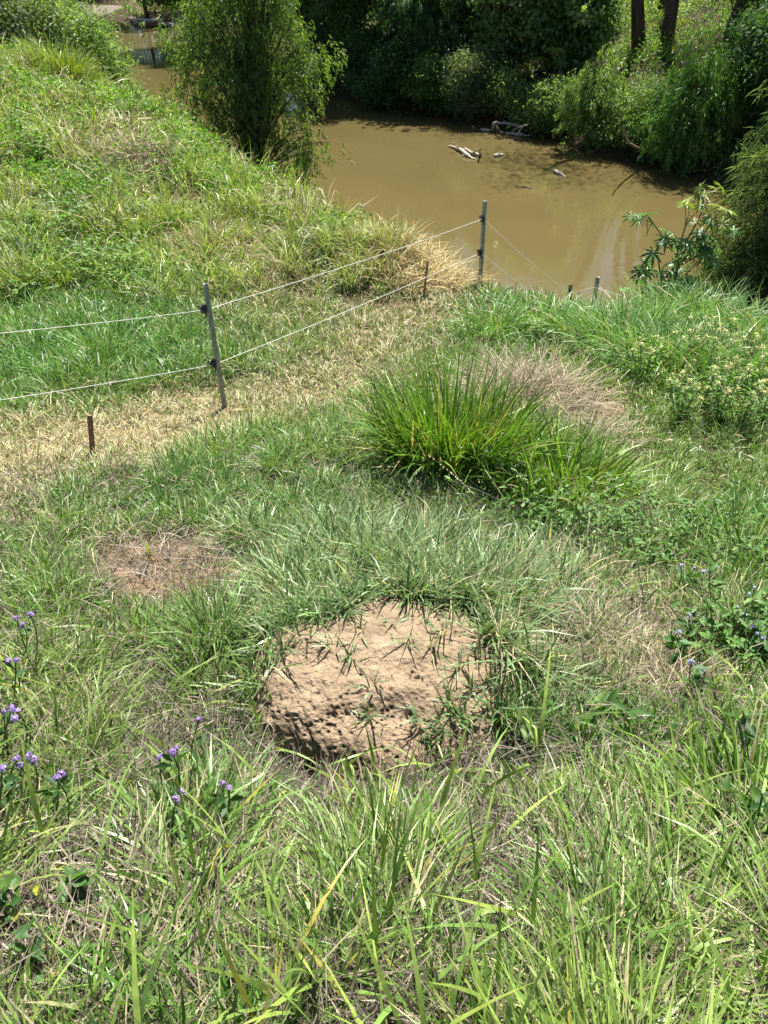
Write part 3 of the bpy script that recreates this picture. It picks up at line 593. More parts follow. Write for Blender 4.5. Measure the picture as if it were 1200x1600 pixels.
# she oaks on the right: fine needle foliage in soft brushes
def sheoak(p, h, ell_, lab, ncl, nlf, lean):
    tree('she_oak', lab, 'tree', p, h, .11, ell_, ncl, nlf, .22, .013, [C(.07, .115, .06), C(.115, .16, .085), C(.18, .22, .12)], .5, .16, .28, lean, 'she oaks by the water', (.10, .085, .07), limbs=.45, needle=True)
p = np.array([7.38, 14.0, 0]); p[2] = terrain(p[0], p[1])[0]
sheoak(p, 5.6, [(-.3, 0, 3.0, 1.1, 1.0, 1.5), (-.4, 0, 1.7, 1.1, 1.0, 1.2), (-.45, 0, 4.4, .75, .8, 1.2), (-.4, 0, .9, 1.0, .8, .6)], 'feathery she oak at the water behind the castor oil plant', 310, 75, (-.7, 0))
p = np.array([8.2, 15.0, 0]); p[2] = terrain(p[0], p[1])[0]
sheoak(p, 5.4, [(0, 0, 3.2, 1.2, 1.1, 1.9), (-.3, 0, 1.5, 1.2, 1.0, 1.2)], 'feathery she oak cut by the picture edge, beyond its neighbour', 200, 70, (-.2, 0))

# ------------------------------------------------------------------ castor oil plants
def palmate(mb, c, out, size, col):
    """one leaf with eight pointed lobes round the stalk"""
    n = unit(out * .4 + C(0, -.18, 1) + rng.normal(0, .25, 3)); a = unit(np.cross(n, rng.normal(0, 1, 3) + C(1e-3, 0, 0))); a = unit(out - n * (out @ n)) ; b = np.cross(n, a)
    V = [c]; 
    nl = 8
    for k in range(nl):
        an = (k - (nl - 1) / 2) * R(41)
        lg = size * (1 - .45 * abs(an) / math.pi)
        for da, f, dr in ((-R(20), .30, 0), (-R(8), .62, -.04), (0, 1.0, -.22), (R(8), .62, -.04)):
            V.append(c + (a * math.cos(an + da) + b * math.sin(an + da)) * lg * f + n * lg * dr * 1.0 + n * (.03 * size if f == .3 else 0))
    V.append(c + (a * math.cos(nl / 2 * R(41)) + b * math.sin(nl / 2 * R(41))) * size * .2)
    m_ = len(V) - 1; tr = [(0, i, i + 1) for i in range(1, m_)]
    mb.add(V, col, tr)
def castor(p, h, heads, lab, lsize, group='castor oil plants'):
    root = thing('castor_oil_plant', lab, 'plant', p, group); st, lf = MB(), MB()
    sc = C(.16, .13, .06)
    tube(st, curve_pts((0, 0, -.2), (.05 * h, 0, h * .62), (.04, 0, 0), 7), np.linspace(.028, .018, 7) * h / 1.9, sc, 7)
    fork = np.array([[.02, 0, h * .30], [.045 * h, 0, h * .5], [.05 * h, 0, h * .62]])
    for (dx_, dy_, dz_) in heads:
        e = np.array([dx_, dy_, dz_]); a_ = fork[rng.integers(0, 3)] if dz_ > h * .55 else fork[0]
        tube(st, curve_pts(a_, e, (0, 0, -.06), 6), np.linspace(.014, .008, 6) * h / 1.9, sc, 5)
        for k in range(6):
            an = rng.uniform(0, 6.28); ln = rng.uniform(.12, .26) * h / 1.9
            tip = e + C(math.cos(an) * ln, math.sin(an) * ln, rng.uniform(-.10, .12))
            tube(st, curve_pts(e + C(0, 0, -.05 * k), tip, (0, 0, .03), 4), .0045 * h / 1.9, C(.22, .16, .06), 4, False)
            colr = [C(.085, .19, .045), C(.13, .25, .055), C(.065, .14, .035)][rng.integers(0, 3)] if dz_ < h * .85 or rng.uniform() < .4 else C(.17, .22, .035)
            palmate(lf, tip, unit(C(math.cos(an), math.sin(an), -.1)), lsize * rng.uniform(.65, 1.15), colr)
    st.build('stem', M_BARK, root); lf.build('foliage', M_GLOSS, root)
p = at_y(1035, 470, 10.3); p[2] = terrain(p[0], p[1])[0]
top = at_y(1070, 300, 10.3)[2] - p[2]
castor(p, top, [(.30, 0, top), (.12, .1, top * .86), (.45, .0, top * .86), (-.38, .1, top * .82), (.55, 0, top * .72), (-.25, 0, top * .66), (.1, -.1, top * .68), (-.48, 0, top * .50), (.42, .1, top * .56), (.25, 0, top * .40), (-.35, 0, top * .34), (.05, -.1, top * .42), (-.1, 0, top * .5), (.3, -.1, top * .62)],
       'castor oil plant with star shaped glossy leaves standing above tall grass', .20)
p = hit(868, 118); p = p + C(-.6, -2.3, 0); p[2] = terrain(p[0], p[1])[0] - .2
castor(p, 2.6, [(0, 0, 2.6), (.5, -.2, 2.2), (-.5, -.2, 2.3), (.3, -.3, 1.7), (-.3, -.3, 1.6)], 'castor oil plant with big pale shining leaves before the vine thicket', .42)

# ------------------------------------------------------------------ tussocks and other clumps of long grass
def tussock(u, v, n, ln, wd, rad, lean, cols, label, dry=0.0, name='grass_tussock', cat='tussock', Yf=None, sq=1.0, cur=.9, group=None, tip=None, mess=0.0):
    p = hit(u, v) if Yf is None else at_y(u, v, Yf)
    p[2] = terrain(p[0], p[1])[0]
    a_ = rng.uniform(0, 6.28, n); r_ = rad * np.sqrt(rng.uniform(0, 1, n)); x_, y_ = p[0] + np.cos(a_) * r_, p[1] + np.sin(a_) * r_ * sq
    z_ = terrain(x_, y_) - .02
    k = rng.uniform(0, 1, n); pal = np.array(cols); i = rng.integers(0, len(pal), n); c = pal[i] * rng.uniform(.7, 1.3, (n, 1))
    c = np.where((rng.uniform(0, 1, n) < (dry if dry < .9 else 0))[:, None], STRAW * rng.uniform(.6, 1.0, (n, 1)), c)
    az = a_ + rng.normal(0, .5 + 2.5 * mess, n); th0 = mess * np.abs(rng.normal(.3, .5, n)) + lean * (r_ / rad) * rng.uniform(.3, 1.2, n) + np.abs(rng.normal(0, .08, n))
    L_ = ln * rng.uniform(.45, 1.1, n) * (1 - .25 * r_ / rad); dep = p[1] * cp + (CAMZ - p[2]) * sp_
    W_ = np.maximum(wd * rng.uniform(.6, 1.25, n), dep * .0009)
    mb = MB(); blades(mb, np.c_[x_, y_, z_], L_, W_, az, th0, np.abs(rng.normal(cur, .45, n)), c, c * (C(1.25, 1.12, .9) if tip is None else C(*tip)), 5, 1.0)
    return tag(mb.build(name, M_DRY if dry > .9 else M_GRASS, origin=tuple(p)), label, cat, group)
TG = [C(.065, .16, .02), C(.105, .215, .026), C(.165, .27, .038)]
TD = [C(.04, .11, .018), C(.06, .14, .022), C(.085, .17, .03)]
TS = [C(.28, .25, .19), C(.19, .165, .13), C(.38, .34, .265)]
tussock(700, 738, 1050, .95, .0125, .38, .18, TG, 'large deep green tussock of long upright blades before the dry clump', .07, cur=.62, sq=.7, mess=.13)
tussock(790, 732, 600, .72, .009, .30, .5, TG, 'middle green tussock with upright blades between two larger ones', .05, cur=.7, mess=.2)
tussock(868, 775, 800, .66, .0125, .36, .34, TG, 'green tussock arching right, beside the strip of mown grass', .06, cur=.8, mess=.2)
tussock(790, 800, 300, .45, .009, .25, .6, TD, 'low dark green clump below the two big tussocks', .02, cur=1.0)
G3 = 'dry grass clumps'
tussock(820, 640, 3000, .72, .005, .50, .42, TS, 'big grey straw clump of dead stems behind the deep green tussock', 1.0, 'dry_grass_clump', 'dry clump', mess=.8, cur=1.2, group=G3)
tussock(930, 700, 1000, .46, .0045, .32, .5, TS, 'small bleached straw clump right of the deep green tussock', 1.0, 'dry_grass_clump', 'dry clump', mess=.8, cur=1.2, group=G3)
tussock(575, 660, 900, .32, .0045, .20, .9, TS, 'low grey knot of dead stems left of the deep green tussock', 1.0, 'dry_grass_clump', 'dry clump', mess=.8, cur=1.6, group=G3)
tussock(625, 600, 350, .40, .0045, .22, .7, TS, 'thin straw clump at the back left edge of the deep green tussock', 1.0, 'dry_grass_clump', 'dry clump', mess=.8, cur=1.1, group=G3)
tussock(645, 412, 2600, .62, .006, .85, .7, [STRAW, C(.40, .34, .17), C(.46, .40, .22)], 'golden seeding grass clump on the bank edge by the tall far post', .92, 'dry_grass_clump', 'dry clump', mess=.8, cur=1.0, group=G3)
tussock(205, 268, 1800, .85, .007, .75, .7, TS, 'bleached dead clump on the left hillside', 1.0, 'dry_grass_clump', 'dry clump', mess=.8, cur=1.1, group=G3)
tussock(325, 396, 1900, .75, .007, .75, .9, [C(.26, .2, .15), C(.33, .26, .19)], 'brown matted dead clump at the foot of the left hillside', 1.0, 'dry_grass_clump', 'dry clump', mess=.8, cur=1.5, group=G3)
tussock(935, 990, 1100, .30, .0034, .24, 1.1, TS, 'grey dead clump in the short grass right of the mound', 1.0, 'dry_grass_clump', 'dry clump', mess=.8, cur=1.3, group=G3)
tussock(1030, 1070, 1200, .30, .0034, .24, 1.1, TS, 'tangled pale dead clump by the blue flowers', 1.0, 'dry_grass_clump', 'dry clump', mess=.8, cur=1.3, group=G3)
for (u, v, n_, ln_, lab) in [(395, 1335, 520, .15, 'pale matted dead stems in the near grass, below the stacked purple flowers'), (185, 1400, 600, .16, 'bleached tangle of dead stems above the bottom corner weed'),
                             (215, 1560, 700, .17, 'grey brown dead stems by the bottom edge, right of the corner weeds'), (1110, 1430, 500, .13, 'dull brown dead stems in the lower right grass'), (60, 1330, 450, .15, 'dead stems beneath the lowest purple flowers at the left edge')]:
    tussock(u, v, n_, ln_, .0024, .13, 1.2, [C(.36, .29, .22), C(.26, .20, .15), C(.46, .40, .33)], lab, 1.0, 'dry_grass_clump', 'dry clump', mess=1.0, cur=1.2, group=G3)
tussock(100, 122, 1100, 1.0, .012, .55, .45, [C(.17, .25, .03), C(.22, .29, .035), C(.12, .2, .03)], 'bright lime tussock on the crest of the left hillside', .05, cur=.8)
tussock(60, 128, 700, .6, .012, .7, .8, [C(.26, .27, .05), C(.22, .26, .04)], 'yellowing tussock touching the bright lime one', .2, cur=1.0)
tussock(512, 396, 700, .5, .008, .38, .7, [C(.05, .1, .02), C(.075, .125, .03)], 'dark green tussock at the bank edge left of the golden clump', .12, cur=1.0)
tussock(345, 250, 700, .7, .010, .7, .6, [C(.06, .15, .02), C(.09, .18, .03)], 'green tussock under the lone bottlebrush', .04)
tussock(150, 345, 500, .5, .008, .5, .6, [C(.10, .2, .03), C(.08, .17, .025)], 'fresh green tussock halfway down the left hillside', .05)
tussock(60, 430, 800, .6, .009, .7, .6, [C(.05, .13, .02), C(.08, .17, .03)], 'leafy green tussock at the foot of the left hillside', .1)
G4 = 'tall grass along the bank edge'
for (u, v, n, ln, lab) in [(770, 520, 380, .55, 'tall grass tuft behind the big straw clump, farthest left of its row'), (850, 515, 420, .62, 'tall grass tuft directly below the short black post'), (925, 530, 500, .7, 'tall grass tuft below the leaning grey post'),
                           (985, 560, 800, .8, 'broad tall grass tuft with fresh green blades by the cream flowers'), (1030, 520, 650, .85, 'tall pale tipped grass at the foot of the castor oil plant'),
                           (1090, 525, 650, .85, 'tall pale tipped grass just right of the castor oil plant'), (1150, 540, 650, .8, 'tall pale tipped grass below the she oak'), (1205, 560, 600, .8, 'tall pale tipped grass at the picture edge under the she oak'), (1045, 590, 650, .75, 'green grass tuft in front among the cream flowers'), (1125, 600, 650, .8, 'green grass tuft standing in the middle of the cream flowers'), (1190, 620, 650, .75, 'green grass tuft by the cream flowers at the picture edge')]:
    tussock(u, v, n, ln, .010, .42, .4, [C(.09, .21, .04), C(.14, .26, .07), C(.07, .18, .03)], lab, .05, cur=1.1, group=G4, tip=(1.9, 1.5, 2.0))
tussock(1150, 1290, 260, .42, .009, .14, .5, TG, 'long green blades rising at the right edge of the foreground', .05)
tussock(1165, 900, 300, .5, .008, .25, .6, TG, 'green tuft among the blue flowers at the right edge', .03)

# ------------------------------------------------------------------ weeds with flowers
def flower_head(mb, c, r, nf, cols, fs=.42):
    mb.add([c], cols[0]); c0 = mb.n - 1
    for k in range(nf):
        d = unit(rng.normal(0, 1, 3) + C(0, 0, .9)); q_ = c + d * r * rng.uniform(.55, 1)
        a = unit(np.cross(d, C(.3, .7, .2))); b = np.cross(d, a); s_ = r * fs; col = cols[rng.integers(0, len(cols))] * rng.uniform(.8, 1.2)
        V = [q_]
        for j in range(10):
            f = s_ if j % 2 == 0 else s_ * .5
            V.append(q_ + (a * math.cos(j * .628) + b * math.sin(j * .628)) * f + d * (s_ * .12 if j % 2 == 0 else 0))
        mb.add(V, col, [(0, 1 + j, 1 + (j + 1) % 10) for j in range(10)]); mb.t.append(np.array([[c0, mb.n - 11, mb.n - 10]]))
def weed(name, label, cat, u, v, heads, hr, cols, group, drop=75, leafc=C(.05, .12, .03), nf=16, nleaf=14, ls=.05, lw=.018):
    """heads: pixel offsets of the flower heads from (u,v)"""
    g = hit(u, v + drop); root = thing(name, label, cat, g, group); st, lf = MB(), MB()
    for (du, dv) in heads:
        c = at_y(u + du, v + dv, g[1] + rng.uniform(-.03, .03)) - g
        a_ = C(rng.normal(0, .015), rng.normal(0, .015), -.03); pt = curve_pts(a_, c, (rng.normal(0, .02), rng.normal(0, .02), 0), 6)
        tube(st, pt, .0022, C(.09, .13, .04), 5)
        hm = MB(); flower_head(hm, c, hr * rng.uniform(.85, 1.2), nf, cols); hm.build('flower_head', M_PETAL, root)
        nn_ = max(3, nleaf // len(heads)); f = rng.uniform(.1, .9, nn_)[:, None]
        an = rng.uniform(0, 6.28, nn_); P_ = a_ + (c - a_) * f
        leaves(lf, P_, np.c_[np.cos(an), np.sin(an), np.full(nn_, .35)], ls * rng.uniform(.6, 1.2, nn_), lw, np.tile(leafc, (nn_, 1)) * rng.uniform(.7, 1.3, (nn_, 1)), .2)
    st.build('stem', M_GRASS, root); lf.build('leaves', M_LEAF, root)
PUR = [C(.40, .25, .60), C(.50, .36, .68), C(.30, .17, .48)]; BLU = [C(.44, .46, .66), C(.55, .56, .74), C(.34, .36, .56)]
G5 = 'purple verbena flowers'
for (u, v, hd, lab) in [(40, 965, [(8, -4), (-14, 2), (-4, 12)], 'three purple flower heads highest up the left picture edge'), (18, 1034, [(-5, 0), (7, -1)], 'pair of purple flower heads low at the left edge, second cluster down'),
                        (18, 1112, [(-12, 0), (0, -5), (10, 0), (5, 12)], 'four purple flower heads bunched at the left edge'), (36, 1188, [(-10, -2), (8, -6), (-4, 10), (16, 0)], 'purple flower heads right of the lowest edge cluster'),
                        (4, 1200, [(0, 0), (-8, 4)], 'purple flower heads cut by the left picture edge'), (95, 1210, [(0, 0), (-6, 7)], 'single purple flower head beneath broad grass blades'),
                        (311, 1125, [(0, 0)], 'lone purple flower head in the grass left of the mound'), (280, 1244, [(4, -6), (-4, 6)], 'two stacked purple flower heads below and left of the mound'),
                        (262, 1182, [(-12, 2), (8, -6), (14, -12)], 'small fading purple flower heads between the two brightest'), (352, 1224, [(-4, 0), (6, 8)], 'dull purple flower buds nearest the mound')]:
    weed('verbena', lab, 'flower', u, v, hd, .0108, PUR, G5, drop=85)
G6 = 'pale blue mistflowers'
for (u, v, hd, lab) in [(1085, 888, [(0, 0), (-20, -4), (14, 6), (34, -2)], 'row of small blue flower heads highest in the right hand weeds'), (1178, 925, [(0, -6), (8, 6), (-8, 4), (16, 20)], 'bunch of pale blue flower heads by the right picture edge'),
                        (1158, 958, [(-6, -8), (6, 4)], 'blue flower heads under the edge bunch'), (1182, 990, [(0, 0), (10, 8), (-6, -10)], 'lowest blue flower heads beside a green tuft at the edge'), (1078, 962, [(0, 0)], 'single blue flower head over a bent dead stalk'),
                        (1060, 988, [(0, 0)], 'single blue flower head above the tangled dead clump'), (1088, 1040, [(-8, -4), (10, 6)], 'two washed blue flower heads lowest among the right weeds')]:
    weed('mistflower', lab, 'flower', u, v, hd, .011, BLU, G6, drop=55, nleaf=26, ls=.06, lw=.03, leafc=C(.05, .14, .03))

# cream headed weeds: one plant, then copies
def cream_weed():
    root = thing('cream_weed', 'pale weed dotted with tiny cream flower heads, in the patch under the she oak', 'weed', (0, 0, 0), 'cream flowered weeds')
    st, lf = MB(), MB()
    for k in range(9):
        e = C(rng.normal(0, .16), rng.normal(0, .16), rng.uniform(.35, .6)); tube(st, curve_pts((0, 0, -.05), e, (0, 0, 0), 4), .004, C(.12, .17, .06), 4)
        fl = MB(); flower_head(fl, e, .045, 10, [C(.66, .64, .28), C(.50, .56, .22)], .24); fl.build('flower_head', M_PETAL, root)
        nl = 22; f = rng.uniform(.15, 1, nl)[:, None]; an = rng.uniform(0, 6.28, nl)
        leaves(lf, e * f, np.c_[np.cos(an), np.sin(an), np.full(nl, .4)], rng.uniform(.05, .1, nl), .015, np.tile(C(.16, .28, .09), (nl, 1)) * rng.uniform(.7, 1.3, (nl, 1)), .2)
    st.build('stem', M_GRASS, root); lf.build('leaves', M_LEAF, root)
    return root
proto = cream_weed()
spots = []
for u, v in [(1010, 585), (1050, 600), (1090, 615), (1130, 605), (1170, 615), (1200, 600), (1030, 555), (1075, 565), (1115, 570), (1160, 575), (1195, 580), (1060, 640), (1110, 645), (1150, 650), (1190, 645), (1140, 545), (1100, 540)]:
    spots.append(hit(u + rng.normal(0, 6), v + 25 + rng.normal(0, 4)))
for i, p in enumerate(spots):
    o = proto
    if i:
        o = proto.copy(); COL.objects.link(o)
        for ch in list(proto.children):
            c_ = ch.copy(); COL.objects.link(c_); c_.parent = o
    o.location = tuple(p); o.rotation_euler = (0, 0, rng.uniform(0, 6.28)); o.scale = (1,) * 3 if i == 0 else (float(rng.uniform(.65, 1.0)),) * 3

# broad leaved weeds
def broad(u, v, n, h, ls, lw, cols, label, spread=.12):
    g = hit(u, v); root = thing('broadleaf_weed', label, 'weed', g, 'broad leaved weeds'); st, lf = MB(), MB()
    ns = max(2, n // 9)
    for k in range(ns):
        e = C(rng.normal(0, spread), rng.normal(0, spread), h * rng.uniform(.6, 1.1)); pt = curve_pts((0, 0, -.02), e, rng.normal(0, .02, 3), 5); tube(st, pt, .0022, C(.13, .13, .06), 5)
        m_ = n // ns; f = rng.uniform(.25, 1, m_)[:, None]; an = rng.uniform(0, 6.28, m_)
        P_ = e * f; d_ = unit(np.c_[np.cos(an), np.sin(an), rng.uniform(.0, .7, m_)]); s_ = unit(np.cross(d_, C(0, 0, 1) + rng.normal(0, .3, (m_, 3)))); nrm = np.cross(s_, d_)
        for q_, dd, ss, nn_ in zip(P_, d_, s_, nrm):
            L_ = ls * rng.uniform(.6, 1.25); W_ = lw * rng.uniform(.8, 1.2) * .5; col = cols[rng.integers(0, len(cols))] * rng.uniform(.8, 1.25)
            V = [q_, q_ + dd * L_ * .2, q_ + dd * L_ * .5, q_ + dd * L_ * .8 - nn_ * L_ * .05, q_ + dd * L_ - nn_ * L_ * .12]
            for sgn in (1, -1):
                V += [q_ + dd * L_ * .2 + ss * W_ * .75 * sgn + nn_ * W_ * .3, q_ + dd * L_ * .5 + ss * W_ * sgn + nn_ * W_ * .35, q_ + dd * L_ * .8 + ss * W_ * .6 * sgn]
            lf.add(V, col, [(0, 1, 5), (3, 4, 7), (0, 8, 1), (3, 10, 4)], [(1, 2, 6, 5), (2, 3, 7, 6), (1, 8, 9, 2), (2, 9, 10, 3)])
    st.build('stem', M_GRASS, root); lf.build('leaves', M_LEAF, root)
BG = [C(.035, .10, .02), C(.05, .13, .025), C(.08, .17, .03)]; BY = [C(.30, .30, .03), C(.2, .27, .03), C(.10, .18, .03)]
broad(75, 1500, 60, .16, .038, .018, BG + BG + BG + [BY[0]], 'dark leafy weed in the bottom left corner over dead stems')
broad(150, 1450, 60, .14, .045, .026, BG, 'round leafed weed right of the bottom corner weed')
broad(30, 1590, 50, .18, .038, .017, BG, 'leafy weed cut by the bottom edge of the picture')
broad(90, 1370, 28, .16, .04, .016, [BG[1], BY[0]], 'thin weed with yellow leaf tips above the corner weeds')
broad(235, 1520, 24, .12, .035, .018, [BG[1], BY[0]], 'small weed with a yellow leaf among dead stems')
broad(830, 1175, 18, .13, .075, .026, BY[1:], 'lime leaved weed at the lower right of the mound')
broad(745, 1230, 12, .08, .06, .026, BY, 'yellowing weed just below the mound')
broad(905, 1110, 26, .16, .07, .024, [C(.07, .16, .03), C(.12, .2, .03)], 'fresh leafy weed right of the mound')
broad(1180, 1320, 60, .24, .06, .018, BG, 'dark leafy weed at the right edge of the foreground')
broad(880, 950, 16, .14, .07, .02, [C(.15, .12, .04), C(.10, .13, .04)], 'bronze leaved weed by the grey dead clump')
broad(1000, 960, 16, .16, .07, .02, [C(.17, .11, .05), C(.12, .12, .04)], 'reddish bronze weed between dead clump and blue flowers')
for (u, v, lab) in [(1090, 850, 'tall leafy weed behind the highest blue flowers'), (1150, 880, 'bushy leafy weed behind the edge blue flowers'), (1010, 870, 'leafy weed growing below the arching tussock'), (1120, 1010, 'leafy weed carrying the lower blue flowers'), (1190, 1010, 'leafy weed at the right edge under the blue flowers'), (870, 820, 'leafy weed at the foot of the arching tussock'), (960, 830, 'leafy weed between the arching tussock and bent stalks')]:
    broad(u, v + 20, 260, .28, .05, .017, [C(.07, .18, .03), C(.11, .23, .045), C(.15, .26, .06)], lab, .18)
for (u, v, lab) in [(60, 250, 'leafy weed high on the left hillside'), (150, 300, 'leafy weed by the bleached dead clump'), (40, 380, 'broad weed patch low on the left hillside'), (120, 430, 'leafy weed at the foot of the hillside'), (200, 440, 'leafy weed beside the brown matted clump'), (30, 470, 'leafy weed at the left picture edge behind the fence')]:
    broad(u, v, 420, .40, .075, .032, [C(.09, .21, .03), C(.13, .25, .04), C(.18, .29, .05)], lab, .42)

# bent dead stalks on the right
for (pts, lab) in [([(1012, 965, 0), (995, 870, .15), (985, 800, .35)], 'thin dead stalk standing left of the blue flowers'), ([(1060, 950, 0), (1100, 905, .2), (1150, 820, .55)], 'long bent dead stalk slanting across the blue flowers'),
                   ([(1010, 925, 0), (1018, 860, .2), (1017, 790, .4)], 'upright pale dead stalk beside the thin one'), ([(1050, 1065, 0), (1120, 1050, .1), (1190, 1005, .22)], 'low dead stalk leaning out to the right picture edge')]:
    g = hit(pts[0][0], pts[0][1]); P_ = [g - C(0, 0, .03)]
    for (u, v, _) in pts[1:]: P_.append(at_y(u, v, g[1] + rng.uniform(-.05, .1)))
    P_ = np.array(P_); t_ = np.linspace(0, 2, 12); c = np.array([np.interp(t_, [0, 1, 2], P_[:, i]) for i in range(3)]).T + rng.normal(0, .004, (12, 3))
    mb = MB(); tube(mb, c, np.linspace(.0030, .0016, 12), C(.36, .29, .2), 5); tag(mb.build('dead_stalk', M_WOOD, origin=tuple(g)), lab, 'dead stalk', 'bent dead stalks')

# ------------------------------------------------------------------ fence: steel posts, black insulators, white polywire
fence = thing('electric_fence', 'electric fence of grey steel posts and two white wires along the grassy bank', 'fence', hit(350, 637))
FO = np.array(fence.location)
def boxmesh(mb, c, ax, ay, az_, hx, hy, hz, col):
    c = np.asarray(c, float); V = [c + sx * hx * ax + sy * hy * ay + sz * hz * az_ for sx in (-1, 1) for sy in (-1, 1) for sz in (-1, 1)]
    mb.add(V, col, None, [(0, 1, 3, 2), (4, 6, 7, 5), (0, 4, 5, 1), (2, 3, 7, 6), (0, 2, 6, 4), (1, 5, 7, 3)])
def post(base, top, yaw, col=C(.30, .32, .33), holes=True, sc=1.0):
    base = np.asarray(base, float) - FO; top = np.asarray(top, float) - FO
    az_ = unit(top - base); ln = np.linalg.norm(top - base); ax = unit(np.cross(C(math.cos(yaw), math.sin(yaw), 0), az_)); ay = np.cross(az_, ax)
    mb = MB(); fw, ft = .026 * sc, .0028 * sc
    b2 = base - az_ * .25
    for k, an in enumerate((R(200), R(-20), R(90))):
        dr = ax * math.cos(an) + ay * math.sin(an); pr = np.cross(az_, dr)
        if k == 0 and holes:                       # the flange with a row of punched holes
            hs, hr = .055, .0045
            boxmesh(mb, (b2 + base) / 2 + dr * fw * .55, dr, pr, az_, fw * .5, ft, .125, col)
            nh = int(ln / hs)
            for j in range(nh):
                z0 = j * hs; z1 = min((j + 1) * hs, ln) - 2 * hr
                boxmesh(mb, base + az_ * (z0 + z1) / 2 + dr * fw * .55, dr, pr, az_, fw * .5, ft, (z1 - z0) / 2, col)
                boxmesh(mb, base + az_ * (z1 + hr) + dr * fw * .22, dr, pr, az_, fw * .17, ft, hr, col); boxmesh(mb, base + az_ * (z1 + hr) + dr * fw * .88, dr, pr, az_, fw * .17, ft, hr, col)
            if ln - nh * hs > .004: boxmesh(mb, base + az_ * (nh * hs + ln) / 2 + dr * fw * .55, dr, pr, az_, fw * .5, ft, (ln - nh * hs) / 2, col)
        else:
            boxmesh(mb, (b2 + top - FO * 0) / 2 + dr * fw * .53, dr, pr, az_, fw * .5, ft, (ln + .25) / 2 - .001 * k, col * (1 if k else 1.0))
    return mb.build('post', M_METAL, fence, smooth=False), az_
def insulator(po, c, sc=1.0):
    c = np.asarray(c, float) - FO; mb = MB(); k = C(.012, .012, .013)
    tube(mb, [c + C(-.026, -.02, 0) * sc, c + C(-.018, -.02, 0) * sc, c + C(.012, -.02, 0) * sc, c + C(.018, -.02, 0) * sc], np.array([.014, .021, .021, .014]) * sc, k, 10)
    boxmesh(mb, c + C(-.004, -.006, -.002) * sc, C(1, 0, 0), C(0, 1, 0), C(0, 0, 1), .017 * sc, .014 * sc, .026 * sc, k)
    tube(mb, [c + C(.004, -.024, -.014) * sc, c + C(.010, -.028, -.034) * sc, c + C(.004, -.030, -.050) * sc, c + C(-.010, -.03, -.052) * sc], np.array([.006, .0055, .005, .004]) * sc, k, 6)
    tube(mb, [c + C(-.02, -.022, .008) * sc, c + C(-.034, -.026, .022) * sc, c + C(-.03, -.028, .034) * sc], .005 * sc, k, 6)
    mb.build('insulator', M_PLASTIC, po)
def wire(a_, b_, sag=.02, r=.0019):
    a_ = np.asarray(a_, float) - FO; b_ = np.asarray(b_, float) - FO
    mb = MB(); pt = curve_pts(a_, b_, (0, 0, -sag), 60); n = len(pt)
    ph_ = np.arange(n) * 2.1; off = np.c_[np.zeros(n), np.cos(ph_), np.sin(ph_)] * r * .25
    tube(mb, pt + off, r, C(.62, .62, .58), 6); mb.build('wire', M_WIRE, fence)
pb = hit(350, 637); Y1 = pb[1]; pt1 = at_y(319, 443, Y1); o1, ax1 = post(pb, pt1, R(20))
i1a, i1b = at_y(320, 482, Y1 - .02), at_y(335, 567, Y1 - .02)
insulator(o1, i1a, 1.15); insulator(o1, i1b, 1.15)
pb2 = hit(749, 450); pb2[1] = min(pb2[1], 9.9); pb2 = at_y(749, 452, pb2[1]); pt2 = at_y(757, 314, pb2[1] + .02); o2, _ = post(pb2, pt2, R(10), sc=1.25)
i2a, i2b = at_y(754, 341, pb2[1] - .03), at_y(750, 394, pb2[1] - .03)
insulator(o2, i2a, 1.35); insulator(o2, i2b, 1.35)
Y3 = 11.2
p3 = at_y(889, 492, Y3); o3, _ = post(p3 - C(0, 0, .1), at_y(891, 445, Y3), R(10), C(.06, .06, .06), False, 1.2); i3 = at_y(889, 459, Y3 - .03); insulator(o3, i3, 1.4)
Y4 = 11.0
p4 = at_y(924, 500, Y4); o4, _ = post(p4 - C(0, 0, .1), at_y(935, 433, Y4), R(40), sc=1.35); i4 = at_y(930, 449, Y4 - .03)
# next post, outside the picture on the left, where both wires end
d1 = i1a[1] * cp + (CAMZ - i1a[2]) * sp_
def at_depth(u, v, dep): return np.array([0, 0, CAMZ]) + ray(u, v) * dep
i0a = at_depth(-420, 553, d1 * .60); i0b = at_depth(-420, 706, d1 * .615); i0b[:2] = i0a[:2]
p0 = i0a.copy(); p0[2] = terrain(p0[0], p0[1])[0]; o0, _ = post(p0, i0a + C(0, .02, .18), R(20)); insulator(o0, i0a, 1.1); insulator(o0, i0b, 1.1)
fr = C(0, -.03, 0)
wire(i0a + fr, i1a + fr, .02); wire(i0b + fr, i1b + fr, .02); wire(i1a + fr, i2a + fr, .025, .0023); wire(i1b + fr, i2b + fr, .025, .0023)
wire(i2a, i3, .03, .0042); wire(i2b, at_y(850, 470, 10.7), .02, .0042); wire(i3, i4, 0, .0042)
i5 = at_y(1060, 476, 10.8); wire(i4, i5, .05, .0042); p5 = i5.copy(); p5[2] = terrain(p5[0], p5[1])[0] - .02; post(p5, i5 + C(0, .03, .12), R(10), sc=1.2)

